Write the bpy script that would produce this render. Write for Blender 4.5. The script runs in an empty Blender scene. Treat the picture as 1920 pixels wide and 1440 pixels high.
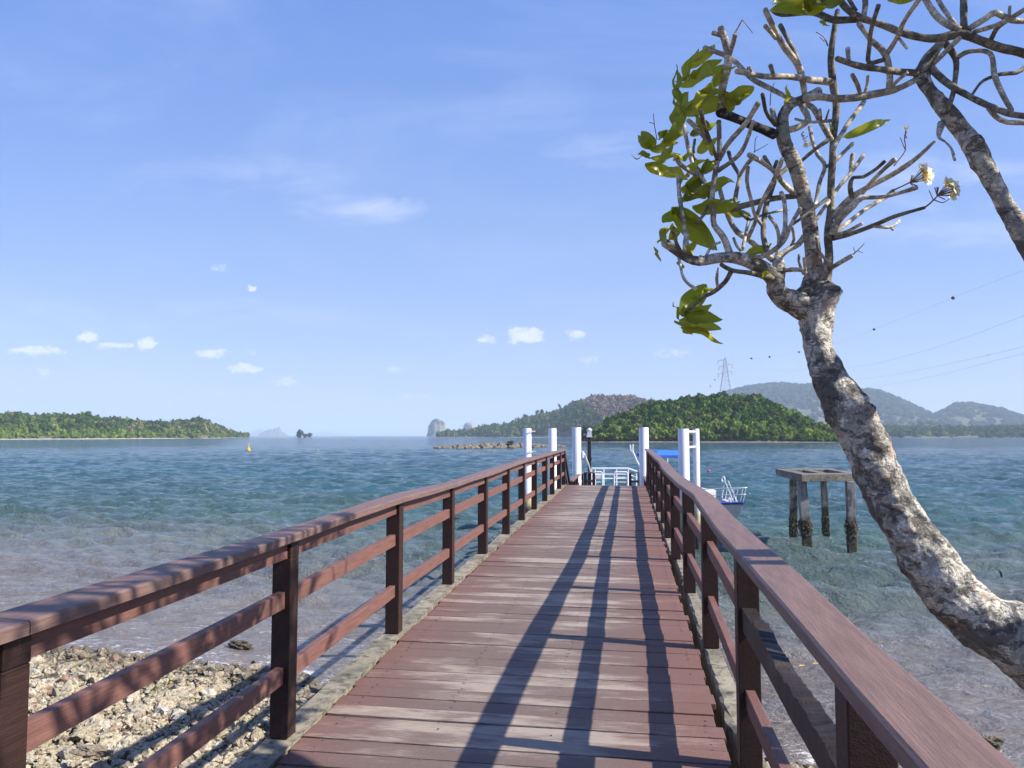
import bpy, bmesh, math, random
import numpy as np
from mathutils import Vector
C = bpy.context; SC = C.scene; COL = SC.collection
rng = np.random.default_rng(7); random.seed(7)

# ------------------------------------------------------------------ camera
EYE = 3.2                                   # metres above the water
YAW, PITCH, F = math.radians(8.53), math.atan(97/1440), 1440.0
ca, sa, cp, sp = math.cos(YAW), math.sin(YAW), math.cos(PITCH), math.sin(PITCH)
CAM = np.array([0., 0., EYE])
R_ = np.array([ca, sa, 0.]); F_ = np.array([-sa*cp, ca*cp, sp]); U_ = np.array([sa*sp, -ca*sp, cp])
def ray(px, py): return R_*((px-960)/F) + U_*((720-py)/F) + F_
def P(px, py, d): return CAM + ray(px, py)*d            # photo pixel at a depth in metres -> world point
def WZ(px, py, z=0.): r = ray(px, py); return CAM + r*((z-EYE)/r[2])
cd = bpy.data.cameras.new('camera'); cam = bpy.data.objects.new('camera', cd); COL.objects.link(cam)
cd.sensor_width = 36; cd.lens = 27; cd.clip_start = 0.05; cd.clip_end = 60000
cam.location = (0, 0, EYE); cam.rotation_euler = (math.pi/2+PITCH, 0, YAW)
SC.camera = cam

# ------------------------------------------------------------------ light
SUN_EL, SUN_AZ = math.radians(40.5), math.atan2(-.115, .993)      # azimuth from +X towards +Y
SUND = Vector((math.cos(SUN_EL)*math.cos(SUN_AZ), math.cos(SUN_EL)*math.sin(SUN_AZ), math.sin(SUN_EL)))
sl = bpy.data.lights.new('sun', 'SUN'); sl.energy = 4.8; sl.angle = math.radians(.55); sl.color = (1, .95, .87)
so = bpy.data.objects.new('sun', sl); COL.objects.link(so); so.rotation_euler = SUND.to_track_quat('Z', 'Y').to_euler()
so.location = (20, -5, 30)
SC.view_settings.view_transform = 'Standard'; SC.view_settings.look = 'None'
SC.view_settings.exposure = 0.84; SC.view_settings.gamma = 1
cy = SC.cycles; cy.max_bounces = 5; cy.diffuse_bounces = 2; cy.glossy_bounces = 2; cy.transmission_bounces = 3
cy.volume_bounces = 1; cy.transparent_max_bounces = 6; cy.use_denoising = True
cy.sample_clamp_indirect = 6

class N:                                    # tiny node-tree helper
    def __init__(s, tree): s.t = tree; s.t.nodes.clear()
    def n(s, kind, props=None, **ins):
        k = s.t.nodes.new(kind)
        for a, v in (props or {}).items(): setattr(k, a, v)
        for a, v in ins.items():
            key = int(a[1:]) if a[0] == 'i' and a[1:].isdigit() else a.replace('_', ' ')
            s.put(k, key, v)
        return k
    def put(s, k, key, v):
        if isinstance(v, bpy.types.NodeSocket): s.t.links.new(v, k.inputs[key])
        elif isinstance(v, bpy.types.Node): s.t.links.new(v.outputs[0], k.inputs[key])
        else:
            if isinstance(v, tuple) and len(v) == 3 and k.inputs[key].type == 'RGBA': v = v+(1,)
            k.inputs[key].default_value = v
    def m(s, op, a, b=0., c=0., clamp=False): return s.n('ShaderNodeMath', dict(operation=op, use_clamp=clamp), i0=a, i1=b, i2=c).outputs[0]
    def vm(s, op, a, b): return s.n('ShaderNodeVectorMath', dict(operation=op), i0=a, i1=b)
    def mix(s, f, a, b, bt='MIX'):
        k = s.n('ShaderNodeMix', dict(data_type='RGBA', blend_type=bt)); s.put(k, 0, f); s.put(k, 6, a); s.put(k, 7, b); return k.outputs[2]
    def ramp(s, f, stops):
        k = s.n('ShaderNodeValToRGB'); s.put(k, 0, f); e = k.color_ramp.elements
        while len(e) < len(stops): e.new(.5)
        for q, (p, c) in zip(e, stops): q.position = p; q.color = (c+(1,)) if isinstance(c, tuple) else (c, c, c, 1)
        return k.outputs[0]
    def sm(s, v, a, b):
        k = s.n('ShaderNodeMapRange', dict(interpolation_type='SMOOTHSTEP')); s.put(k, 0, v); s.put(k, 1, a); s.put(k, 2, b); return k.outputs[0]
    def pos(s, obj=False):
        return s.n('ShaderNodeTexCoord').outputs['Object'] if obj else s.n('ShaderNodeNewGeometry').outputs['Position']
    def noise(s, vec, scale, det=4, rough=.55, stretch=None, out=0, dist=0.):
        if stretch: vec = s.n('ShaderNodeMapping', None, Vector=vec, Scale=stretch).outputs[0]
        k = s.n('ShaderNodeTexNoise', None, Vector=vec, Scale=scale, Detail=float(det), Roughness=rough, Distortion=dist); return k.outputs[out]

# ------------------------------------------------------------------ sky
w = bpy.data.worlds.new('World'); SC.world = w; w.use_nodes = True
g = N(w.node_tree)
sky = g.n('ShaderNodeTexSky', dict(sky_type='NISHITA', sun_disc=False, sun_elevation=SUN_EL,
          sun_rotation=math.pi/2-SUN_AZ, altitude=0, air_density=1.0, dust_density=.55, ozone_density=2.6))
dirn = g.n('ShaderNodeTexCoord').outputs['Generated']
def dot(v): return g.n('ShaderNodeVectorMath', dict(operation='DOT_PRODUCT'), i0=dirn, i1=tuple(v)).outputs['Value']
fh = (-sa, ca, 0.)
den = g.m('MAXIMUM', dot(fh), .02)
cu = g.m('DIVIDE', dot((ca, sa, 0.)), den); cv = g.m('DIVIDE', dot((0., 0., 1.)), den)
vec = g.n('ShaderNodeCombineXYZ', None, X=cu, Y=cv, Z=0.)
nzc = g.noise(vec, 55, 5, .6, (1, 1.4, 1), out=1); vecw = g.vm('ADD', vec, g.vm('MULTIPLY', g.vm('SUBTRACT', nzc, (.5, .5, .5)).outputs[0], (.05, .02, 0)).outputs[0]).outputs[0]
sw = g.n('ShaderNodeSeparateXYZ', None, Vector=vecw); cu0, cv0 = cu, cv; cu, cv = sw.outputs[0], sw.outputs[1]
nz = g.noise(vec, 60, 6, .66, (1, 1.5, 1)); nz2 = g.noise(vec, 5, 6, .6, (1, 3.4, 1), dist=.6)
tot = None
CL = [(60, 657, 62, 11, 1), (158, 630, 27, 14, 1), (205, 650, 48, 9, .8), (272, 642, 25, 15, 1), (397, 663, 45, 10, .9), (455, 691, 42, 11, .9),
      (530, 716, 40, 9, .55), (85, 697, 35, 9, .5), (468, 538, 16, 9, .8), (984, 628, 44, 19, 1.1), (915, 637, 24, 13, .7), (1082, 628, 24, 12, .8),
      (1105, 676, 20, 10, .45), (407, 498, 22, 10, .35), (462, 662, 14, 7, .5), (410, 737, 24, 7, .35), (1260, 662, 45, 13, .4), (740, 692, 30, 8, .35), (780,742,40,6,.35)]
for (x, y, hw, hh, a) in CL:
    u0 = (x-960)/F; v0 = (817-y)/F
    dx = g.m('DIVIDE', g.m('SUBTRACT', cu, u0), hw/F); dy = g.m('DIVIDE', g.m('SUBTRACT', cv, v0), hh/F)
    r2 = g.m('ADD', g.m('MULTIPLY', dx, dx), g.m('MULTIPLY', dy, dy))
    e = g.m('MULTIPLY', g.m('SUBTRACT', 1., r2, 0, True), a)
    tot = e if tot is None else g.m('MAXIMUM', tot, e)
cum = g.sm(g.m('ADD', g.m('MULTIPLY', tot, .6), g.m('MULTIPLY', nz, 1.7)), .82, 1.5)
cum = g.m('MULTIPLY', cum, g.sm(tot, 0., .35))
cir = None
for (x, y, hw, hh, a) in [(665, 388, 150, 34, 1.), (430, 330, 260, 60, .35), (960, 190, 200, 90, .2), (1150, 270, 160, 40, .5), (250, 590, 520, 40, .4), (1750, 330, 400, 70, .7), (1750, 440, 350, 50, .5)]:
    dx = g.m('DIVIDE', g.m('SUBTRACT', cu, (x-960)/F), hw/F); dy = g.m('DIVIDE', g.m('SUBTRACT', cv, (817-y)/F), hh/F)
    r2 = g.m('ADD', g.m('MULTIPLY', dx, dx), g.m('MULTIPLY', dy, dy))
    e = g.m('MULTIPLY', g.m('SUBTRACT', 1., r2, 0, True), a)
    cir = e if cir is None else g.m('MAXIMUM', cir, e)
cirf = g.m('MULTIPLY', g.m('MULTIPLY', cir, g.sm(nz2, .4, .7)), .8)
skyc = g.mix(1., sky, (.93, .93, 1.17), 'MULTIPLY')
elev = g.m('DIVIDE', cv0, 1.)
skyr = g.ramp(elev, [(0., (.55, .68, .98)), (.09, (.47, .62, .98)), (.22, (.36, .54, .98)), (.4, (.25, .44, .97)), (.6, (.18, .365, .95)), (1., (.12, .29, .88))])
skyc = g.mix(.72, skyc, g.mix(1., skyr, (5.15, 5.15, 5.15), 'MULTIPLY'))
skyc = g.mix(g.m('MULTIPLY', g.sm(g.noise(vec, 1.7, 7, .62, (1, 3., 1), dist=.8), .42, .8), .2), skyc, (4.2, 4.8, 6.2))
skyc = g.mix(g.m('MULTIPLY', cirf, .7), skyc, (5.4, 5.7, 7.0))
skyc = g.mix(g.m('MULTIPLY', cum, .68), skyc, (6.2, 6.3, 7.0))
bg = g.n('ShaderNodeBackground', None, Color=skyc, Strength=.1)
g.n('ShaderNodeOutputWorld', None, Surface=bg)

# ------------------------------------------------------------------ object helpers
def tag(o, label=None, cat=None, group=None, kind=None):
    for k, v in (('label', label), ('category', cat), ('group', group), ('kind', kind)):
        if v: o[k] = v
    return o
def empty(name, loc, label, cat, group=None):
    o = bpy.data.objects.new(name, None); COL.objects.link(o); o.location = loc; o.empty_display_size = .3
    return tag(o, label, cat, group)
def link(name, me, mat=None, parent=None, loc=None):
    o = bpy.data.objects.new(name, me); COL.objects.link(o)
    if mat: me.materials.append(mat)
    if parent is not None:
        o.parent = parent
        root = parent
        off = Vector(root.location)
        if root.parent: off = off + root.parent.location
        if loc is None: o.location = -off              # meshes are given in world metres
    if loc is not None: o.location = loc
    return o
def mesh_np(name, V, Fc, smooth=False, attr=None):
    V = np.asarray(V, np.float32); me = bpy.data.meshes.new(name); me.vertices.add(len(V)); me.vertices.foreach_set('co', V.ravel())
    groups = Fc if isinstance(Fc, list) else [Fc]
    groups = [np.asarray(q, np.int32) for q in groups if len(q)]
    tot = sum(q.size for q in groups); me.loops.add(tot); me.loops.foreach_set('vertex_index', np.concatenate([q.ravel() for q in groups]))
    n = np.concatenate([np.full(len(q), q.shape[1]) for q in groups]); st = np.concatenate([[0], np.cumsum(n)[:-1]])
    me.polygons.add(len(n)); me.polygons.foreach_set('loop_start', st.astype(np.int32))
    me.polygons.foreach_set('use_smooth', np.full(len(n), smooth))
    if attr is not None:
        for an, dat in attr.items():
            if dat.ndim == 1: me.attributes.new(an, 'FLOAT', 'POINT').data.foreach_set('value', dat.astype(np.float32))
            else: me.attributes.new(an, 'FLOAT_COLOR', 'POINT').data.foreach_set('color', np.c_[dat, np.ones(len(dat))].astype(np.float32).ravel())
    me.update(calc_edges=True); me.validate(); return me
class MB:
    def __init__(s): s.v = []; s.q = []; s.t = []
    def add(s, v, q=(), t=()):
        b = len(s.v); s.v += [tuple(p) for p in v]; s.q += [tuple(i+b for i in f) for f in q]; s.t += [tuple(i+b for i in f) for f in t]
    def hexa(s, c8): s.add(c8, [(0, 3, 2, 1), (4, 5, 6, 7), (0, 1, 5, 4), (1, 2, 6, 5), (2, 3, 7, 6), (3, 0, 4, 7)])
    def box(s, x0, x1, y0, y1, z0, z1): s.hexa([(x0, y0, z0), (x1, y0, z0), (x1, y1, z0), (x0, y1, z0), (x0, y0, z1), (x1, y0, z1), (x1, y1, z1), (x0, y1, z1)])
    def beam(s, a, b, wd, ht, up=(0, 0, 1)):                 # rectangular bar, a,b = centre line
        a, b = Vector(a), Vector(b); d = (b-a).normalized(); sx = d.cross(Vector(up)).normalized()*wd/2; uz = sx.cross(d).normalized()*ht/2
        s.hexa([a-sx-uz, a+sx-uz, b+sx-uz, b-sx-uz, a-sx+uz, a+sx+uz, b+sx+uz, b-sx+uz])
    def tube(s, pts, rad, n=10, cap=True):
        V, Q, T = tube_np(pts, rad, n, cap); s.add(V, Q, T)
    def lathe(s, c, prof, n=16):
        c = Vector(c); v = []; q = []
        for r, z in prof: v += [(c.x+r*math.cos(2*math.pi*i/n), c.y+r*math.sin(2*math.pi*i/n), c.z+z) for i in range(n)]
        for k in range(len(prof)-1): q += [(k*n+i, k*n+(i+1) % n, (k+1)*n+(i+1) % n, (k+1)*n+i) for i in range(n)]
        s.add(v, q)
    def build(s, name, mat, parent=None, smooth=False, bevel=0., loc=None):
        me = bpy.data.meshes.new(name); me.from_pydata(s.v, [], s.q+s.t); me.update()
        if smooth:
            me.polygons.foreach_set('use_smooth', [True]*len(me.polygons))
            try: me.set_sharp_from_angle(angle=math.radians(40))
            except Exception: pass
        o = link(name, me, mat, parent, loc)
        if bevel: m = o.modifiers.new('edge', 'BEVEL'); m.width = bevel; m.segments = 2; m.limit_method = 'ANGLE'
        return o
def tube_np(pts, rad, n=10, cap=True):
    pts = np.asarray([tuple(p) for p in pts], float); k = len(pts); rad = np.broadcast_to(np.asarray(rad, float), (k,))
    tg = np.gradient(pts, axis=0); tg /= np.linalg.norm(tg, axis=1)[:, None]+1e-12
    ref = np.array([0, 0, 1.]) if abs(tg[0][2]) < .9 else np.array([1., 0, 0]); u = np.cross(tg[0], ref); u /= np.linalg.norm(u)
    th = np.arange(n)*2*math.pi/n; V = []
    for i in range(k):
        u = u-tg[i]*np.dot(u, tg[i]); u /= np.linalg.norm(u); v = np.cross(tg[i], u)
        V.append(pts[i]+rad[i]*(np.cos(th)[:, None]*u+np.sin(th)[:, None]*v))
    V = np.concatenate(V); Q = [(j*n+i, j*n+(i+1) % n, (j+1)*n+(i+1) % n, (j+1)*n+i) for j in range(k-1) for i in range(n)]; T = []
    if cap:
        V = np.concatenate([V, pts[:1], pts[-1:]]); a = k*n
        T = [((i+1) % n, i, a) for i in range(n)]+[((k-1)*n+i, (k-1)*n+(i+1) % n, a+1) for i in range(n)]
    return V, Q, T
def spline(pts, step):                                       # Catmull-Rom through rows (any columns)
    p = np.asarray(pts, float); p = np.vstack([2*p[0]-p[1], p, 2*p[-1]-p[-2]]); out = []
    for i in range(1, len(p)-2):
        L = np.linalg.norm((p[i+1]-p[i])[:3]); m = max(2, int(L/step)); t = np.arange(m)[:, None]/m
        a, b, c, d = p[i-1], p[i], p[i+1], p[i+2]
        out.append(.5*((2*b)+(-a+c)*t+(2*a-5*b+4*c-d)*t**2+(-a+3*b-3*c+d)*t**3))
    out.append(p[-2][None]); return np.vstack(out)
_T = rng.random((64, 64, 64))
def vnoise(p, scale=1.):
    p = np.asarray(p, float)*scale; i = np.floor(p).astype(int); f = p-i; f = f*f*(3-2*f); r = 0
    for a in (0, 1):
        for b in (0, 1):
            for c in (0, 1):
                r = r+(f[:, 0] if a else 1-f[:, 0])*(f[:, 1] if b else 1-f[:, 1])*(f[:, 2] if c else 1-f[:, 2])*_T[(i[:, 0]+a) % 64, (i[:, 1]+b) % 64, (i[:, 2]+c) % 64]
    return r*2-1
def fbm(p, scale, octv=4, gain=.5):
    s = 0; a = 1.
    for k in range(octv): s = s+a*vnoise(np.asarray(p)+k*17.3, scale*2**k); a *= gain
    return s

# ------------------------------------------------------------------ materials
def mat(name, fn):
    m = bpy.data.materials.new(name); m.use_nodes = True; g = N(m.node_tree); fn(g); return m
def out(g, bsdf, disp=None):
    o = g.n('ShaderNodeOutputMaterial', None, Surface=bsdf)
    return o
def pbr(g, col, rough=.6, bump=None, bstr=.4, bdist=.01, **kw):
    k = g.n('ShaderNodeBsdfPrincipled', None, Base_Color=col, Roughness=rough)
    for a, v in kw.items(): g.put(k, a.replace('_', ' '), v)
    if bump is not None: g.put(k, 'Normal', g.n('ShaderNodeBump', None, Strength=bstr, Distance=bdist, Height=bump))
    out(g, k); return k
def island(g): return g.n('ShaderNodeNewGeometry').outputs['Random Per Island']
def paint_white(g):
    p = g.pos(); n = g.noise(p, 3, 5); st = g.noise(p, 6, 4, .6, (1, 1, .15))
    c = g.mix(g.sm(st, .55, .8), (.78, .78, .78), (.55, .53, .5)); c = g.mix(g.m('MULTIPLY', g.sm(n, .6, .8), .4), c, (.4, .33, .27))
    pbr(g, c, .42)
def pile_white(g):
    p = g.pos(); z = g.n('ShaderNodeSeparateXYZ', None, Vector=p).outputs[2]; n = g.noise(p, 5, 5, .6, (1, 1, .4))
    st = g.noise(p, 9, 4, .6, (1, 1, .08)); zz = g.m('ADD', z, g.m('MULTIPLY', n, -.7))
    c = g.mix(g.sm(st, .5, .85), (.8, .8, .8), (.6, .58, .55))
    c = g.mix(g.sm(zz, .95, .55), c, (.42, .36, .2)); c = g.mix(g.sm(zz, .45, .1), c, (.045, .04, .03))
    pbr(g, c, .4, n, .15)
M = {}
def deckwood(g):
    p = g.pos(); r = island(g); s = g.n('ShaderNodeSeparateXYZ', None, Vector=p)
    off = g.vm('ADD', p, g.n('ShaderNodeCombineXYZ', None, X=g.m('MULTIPLY', r, 31.), Y=g.m('MULTIPLY', r, 17.), Z=0.)).outputs[0]
    grain = g.noise(off, 7, 6, .65, (.5, 9, 6)); fine = g.noise(off, 30, 4, .7, (.35, 8, 4)); patch = g.noise(off, 1.6, 4, .6, (.8, 2.6, 1))
    cross = g.noise(off, 60, 3, .6, (3.5, .25, 1))
    base = g.mix(r, (.1, .056, .042), (.145, .088, .07)); base = g.mix(g.sm(grain, .3, .75), base, (.135, .086, .07))
    cen = g.sm(g.m('ABSOLUTE', g.m('ADD', s.outputs[0], .68)), 1.05, .35)
    redd = g.mix(cen, (.24, .105, .085), base); base = g.mix(.38, base, redd)
    base = g.mix(g.m('MULTIPLY', cen, .36), base, (.2, .16, .138))
    wr = g.m('ADD', g.m('ADD', g.m('MULTIPLY', patch, .75), g.m('MULTIPLY', fine, .42)), g.m('ADD', g.m('MULTIPLY', cen, .13), g.m('MULTIPLY', r, .12)))
    base = g.mix(g.m('MULTIPLY', g.sm(wr, .74, .88), .55), base, (.46, .39, .31))
    base = g.mix(g.m('MULTIPLY', g.sm(cross, .55, .75), .2), base, (.34, .3, .27))
    sc = g.noise(p, 23, 2, .5); base = g.mix(g.sm(sc, .76, .79), base, (.04, .03, .03))
    pbr(g, base, g.m('ADD', .5, g.m('MULTIPLY', grain, .3)), g.m('ADD', grain, fine), .5, .006, Specular_IOR_Level=.35)
def railwood(a, b, wear):
    def fn(g):
        p = g.pos(); r = island(g)
        def gr(sc, st): return g.noise(p, sc, 6, .65, st)
        grain = gr(9, (7, .5, 7)); fine = gr(40, (5, .4, 5)); vert = gr(20, (5, 5, .5)); patch = g.noise(p, 3, 4, .6)
        nrm = g.n('ShaderNodeSeparateXYZ', None, Vector=g.n('ShaderNodeNewGeometry').outputs['Normal'])
        c = g.mix(g.sm(grain, .3, .7), a, b); c = g.mix(g.m('MULTIPLY', g.sm(vert, .45, .75), .35), c, tuple(x*.6 for x in a))
        c = g.mix(g.m('MULTIPLY', g.sm(g.m('ADD', g.m('MULTIPLY', patch, .7), g.m('MULTIPLY', fine, .4)), .6, .82), wear), c, (.3, .24, .2))
        c = g.mix(g.m('MULTIPLY', r, .25), c, tuple(x*.6 for x in b))
        pbr(g, c, .55, g.m('ADD', g.m('MULTIPLY', grain, .7), fine), .5, .005, Specular_IOR_Level=.35)
    return fn
def concrete(a, b, dark, amt=.5):
    def fn(g):
        p = g.pos(); n = g.noise(p, 2.2, 6, .65); m = g.noise(p, 14, 6, .7); s = g.noise(p, 55, 3, .6)
        c = g.mix(g.sm(n, .35, .65), a, b); c = g.mix(g.m('MULTIPLY', g.sm(m, .42, .72), amt), c, dark); c = g.mix(g.m('MULTIPLY', g.sm(s, .6, .75), .35), c, dark)
        pbr(g, c, .9, g.m('ADD', m, g.m('MULTIPLY', s, .4)), .6, .012)
    return fn
def legs(g):
    p = g.pos(); z = g.n('ShaderNodeSeparateXYZ', None, Vector=p).outputs[2]; n = g.noise(p, 5, 6, .65); st = g.noise(p, 7, 5, .65, (1, 1, .12)); m = g.noise(p, 24, 4, .7)
    c = g.mix(g.sm(st, .4, .6), (.27, .255, .235), (.1, .09, .075)); c = g.mix(g.m('MULTIPLY', g.sm(n, .5, .6), .6), c, (.36, .34, .31))
    zz = g.m('ADD', z, g.m('MULTIPLY', n, -.5)); c = g.mix(g.sm(zz, .75, .55), c, g.mix(g.sm(m, .4, .7), (.03, .026, .016), (.12, .1, .055)))
    pbr(g, c, .85, m, .6, .02)
def bark(big, dk=None):
    def fn(g):
        p = g.pos(); k = 1. if big else 1.8
        n1 = g.noise(p, 7*k, 6, .7, None, 0, .5); n2 = g.noise(p, 26*k, 5, .7); n3 = g.noise(p, 3.2*k, 4, .6); n4 = g.noise(p, 70*k, 3, .6)
        al = g.n('ShaderNodeAttribute', dict(attribute_name='along')).outputs['Fac']
        rg = g.noise(g.n('ShaderNodeCombineXYZ', None, X=g.m('MULTIPLY', al, 1.), Y=0., Z=0.), 55. if big else 150., 3, .6); n5 = g.noise(p, 16*k, 6, .75, (1, 1, 1.8), dist=.6)
        c = g.mix(g.sm(n3, .42, .58), (.42, .385, .325), (.25, .235, .2)); c = g.mix(g.sm(n2, .5, .62), c, (.56, .51, .43))
        c = g.mix(g.m('MULTIPLY', g.sm(n1, .5, .56), .85 if big else .55), c, (.06, .052, .045))
        c = g.mix(g.m('MULTIPLY', g.sm(n5, .52, .57), .82 if big else .5), c, (.035, .03, .027))
        c = g.mix(g.m('MULTIPLY', g.sm(n4, .53, .6), .5), c, (.11, .09, .07))
        c = g.mix(g.m('MULTIPLY', g.sm(rg, .5, .62), .35 if big else .55), c, (.12, .105, .085))
        c = g.mix(g.m('MULTIPLY', g.sm(g.noise(p, 12*k, 4, .6), .58, .64), .5), c, (.36, .22, .15) if big else (.3, .25, .2))
        if dk: c = g.mix(1., c, dk, 'MULTIPLY')
        n2 = g.m('ADD', g.m('SUBTRACT', n2, g.m('MULTIPLY', n5, .8)), g.m('MULTIPLY', rg, -.6 if not big else -.25))
        pbr(g, c, .85, g.m('ADD', g.m('MULTIPLY', n1, -.9), g.m('ADD', n2, g.m('MULTIPLY', n4, .4))), .9 if big else .6, .02 if big else .006)
    return fn
def burnt(g):
    p = g.pos(); n = g.noise(p, 30, 5, .7); pbr(g, g.mix(g.sm(n, .5, .62), (.02, .018, .017), (.14, .12, .1)), .8, n, .8, .01)
def leafm(a, b, tr, yellow=None):
    def fn(g):
        p = g.pos(); at = g.n('ShaderNodeAttribute', dict(attribute_name='tint')).outputs['Fac']
        c = g.mix(at, a, b)
        if yellow: c = g.mix(g.m('MULTIPLY', g.sm(g.noise(p, 16, 3), .62, .72), .6), c, yellow)
        vn = g.n('ShaderNodeAttribute', dict(attribute_name='vein')).outputs['Fac']
        c = g.mix(g.sm(vn, .93, .99), c, (.3, .36, .12))
        d = g.n('ShaderNodeBsdfPrincipled', None, Base_Color=c, Roughness=.32)
        wv = g.n('ShaderNodeBump', None, Strength=.35, Distance=.003, Height=vn); g.put(d, 'Normal', wv)
        t = g.n('ShaderNodeBsdfTranslucent', None, Color=g.mix(.55, c, tr))
        out(g, g.n('ShaderNodeMixShader', None, i0=.5, i1=d.outputs[0], i2=t.outputs[0]))
    return fn
def forestm(g):
    p = g.pos(); at = g.n('ShaderNodeAttribute', dict(attribute_name='col')).outputs['Color']; r = island(g)
    hs = g.n('ShaderNodeHueSaturation', None, Value=g.m('ADD', .72, g.m('MULTIPLY', r, .6)), Color=at)
    d = g.n('ShaderNodeBsdfDiffuse', None, Color=hs); t = g.n('ShaderNodeBsdfTranslucent', None, Color=hs)
    out(g, g.n('ShaderNodeMixShader', None, i0=.22, i1=d.outputs[0], i2=t.outputs[0]))
def land(a, b, c3, sc):
    def fn(g):
        p = g.pos(); n = g.noise(p, sc, 7, .65); m = g.noise(p, sc*7, 5, .7)
        c = g.mix(g.sm(n, .35, .65), a, b); c = g.mix(g.sm(m, .5, .7), c, c3); pbr(g, c, .95, m, .8, .6/sc*.05)
    return fn
def plain(col, rough=.5, **kw): 
    def fn(g):
        n = g.noise(g.pos(), 8, 4); pbr(g, g.mix(g.m('MULTIPLY', n, .5), col, tuple(x*.6 for x in col)), rough, **kw)
    return fn
M['deck'] = mat('deck_wood', deckwood)
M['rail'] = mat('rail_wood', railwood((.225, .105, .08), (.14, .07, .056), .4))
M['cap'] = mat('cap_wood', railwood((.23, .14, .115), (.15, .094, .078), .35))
M['post'] = mat('post_wood', railwood((.045, .019, .013), (.024, .012, .009), .14))  # post colour lowered to deepen the shade on the post faces
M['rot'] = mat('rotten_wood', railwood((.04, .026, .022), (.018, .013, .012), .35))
M['kerb'] = mat('kerb_concrete', concrete((.31, .265, .19), (.16, .14, .1), (.04, .036, .025), 1.))
M['conc'] = mat('old_concrete', concrete((.22, .2, .165), (.11, .1, .08), (.03, .027, .022), .95))
M['legs'] = mat('platform_leg', legs); M['white'] = mat('white_paint', paint_white); M['pile'] = mat('pile_paint', pile_white)
M['bark'] = mat('trunk_bark', bark(True, (1.55, 1.55, 1.5))); M['twig'] = mat('branch_bark', bark(False, (1.75, 1.68, 1.52))); M['darktwig'] = mat('shaded_bark', bark(False, (.72, .68, .56))); M['burnt'] = mat('black_bark', burnt)  # darker copy of the branch bark: backlit shade put into the colour
M['leaf'] = mat('leaf', leafm((.065, .12, .014), (.42, .39, .03), (.78, .75, .05), (.28, .22, .04)))
M['forest'] = mat('forest_leaves', forestm)
M['blue'] = mat('blue_canvas', plain((.03, .16, .62), .5)); M['bluep'] = mat('blue_deck_paint', plain((.05, .09, .42), .4)); M['black'] = mat('black_antifoul', plain((.015, .015, .02), .5))
M['hull'] = mat('white_hull', plain((.8, .8, .8), .3)); M['dark'] = mat('dark_metal', plain((.03, .022, .02), .5)); M['steel'] = mat('grey_steel', plain((.42, .43, .44), .5))
M['yellow'] = mat('yellow_paint', plain((.85, .55, .02), .4)); M['red'] = mat('red_plastic', plain((.6, .06, .05), .4)); M['ball'] = mat('marker_paint', plain((.28, .07, .05), .5))
M['petal'] = None
def petal(g):
    at = g.n('ShaderNodeAttribute', dict(attribute_name='vein')).outputs['Fac']
    c = g.ramp(at, [(0, (.95, .65, .12)), (.4, (.98, .88, .5)), (.75, (.98, .95, .85))])
    d = g.n('ShaderNodeBsdfDiffuse', None, Color=c); t = g.n('ShaderNodeBsdfTranslucent', None, Color=c)
    out(g, g.n('ShaderNodeMixShader', None, i0=.6, i1=d.outputs[0], i2=t.outputs[0]))
M['petal'] = mat('frangipani_petal', petal); M['stalk'] = mat('flower_stalk', plain((.26, .13, .09), .6))
M['fallen'] = mat('yellow_leaf', plain((.75, .5, .08), .5))

# ------------------------------------------------------------------ water
def shoreY(x):                                              # where the beach meets the water
    x = np.asarray(x, float)
    return np.interp(x, [-60, -14, -9.2, -6.4, -4.6, -3.8, -3.0, -1.5, 1, 4, 9, 20, 60], [16, 13.2, 10.6, 10.2, 9.9, 9.3, 8.7, 8.2, 7.9, 7.6, 8.3, 9.5, 12])
def grid_faces(nr, nc, wrap=False):
    i, j = np.meshgrid(np.arange(nr-1), np.arange(nc if wrap else nc-1), indexing='ij'); j2 = (j+1) % nc
    return np.stack([i*nc+j, i*nc+j2, (i+1)*nc+j2, (i+1)*nc+j], -1).reshape(-1, 4)
r = [1.5]
while r[-1] < 26000: r.append(r[-1]*(1.0058 if r[-1] < 260 else 1.018) + (0 if r[-1] > 5 else .05))
r = np.array(r); c0 = math.pi/2+YAW
an = np.concatenate([np.linspace(c0+math.radians(46), c0-math.radians(46), 640), np.linspace(c0-math.radians(46), c0+math.radians(46)-2*math.pi, 92)[1:-1]])
RR, AA = np.meshgrid(r, an, indexing='ij'); X = RR*np.cos(AA); Y = RR*np.sin(AA); Z = np.zeros_like(X)
dr = np.gradient(r)[:, None]
wr = np.random.default_rng(3)
for k in range(110):
    lam = math.exp(wr.uniform(math.log(.28), math.log(3.))); th = wr.normal(math.radians(-84), .42); kx, ky = math.cos(th)*2*math.pi/lam, math.sin(th)*2*math.pi/lam
    amp = .0098*lam**.66; fade = np.clip((lam/dr-1.5)/2, 0, 1); ph = wr.uniform(0, 6.28)
    s = np.sin(kx*X+ky*Y+ph+.8*np.sin(.23*X+.31*Y+k)); Z += amp*fade*(1-2*np.abs(np.sin((kx*X+ky*Y+ph)/2+.5*np.sin(.19*X-.27*Y+k)))**1.2 if k % 3 == 0 else s)
calm = np.clip((Y-shoreY(X))/9, .25, 1); Z *= calm
me = mesh_np('water', np.stack([X, Y, Z], -1).reshape(-1, 3), grid_faces(len(r), len(an), True)[:, ::-1], True,
             {'shore': np.clip((Y-shoreY(X)), -3, 3000).ravel()})
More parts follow.
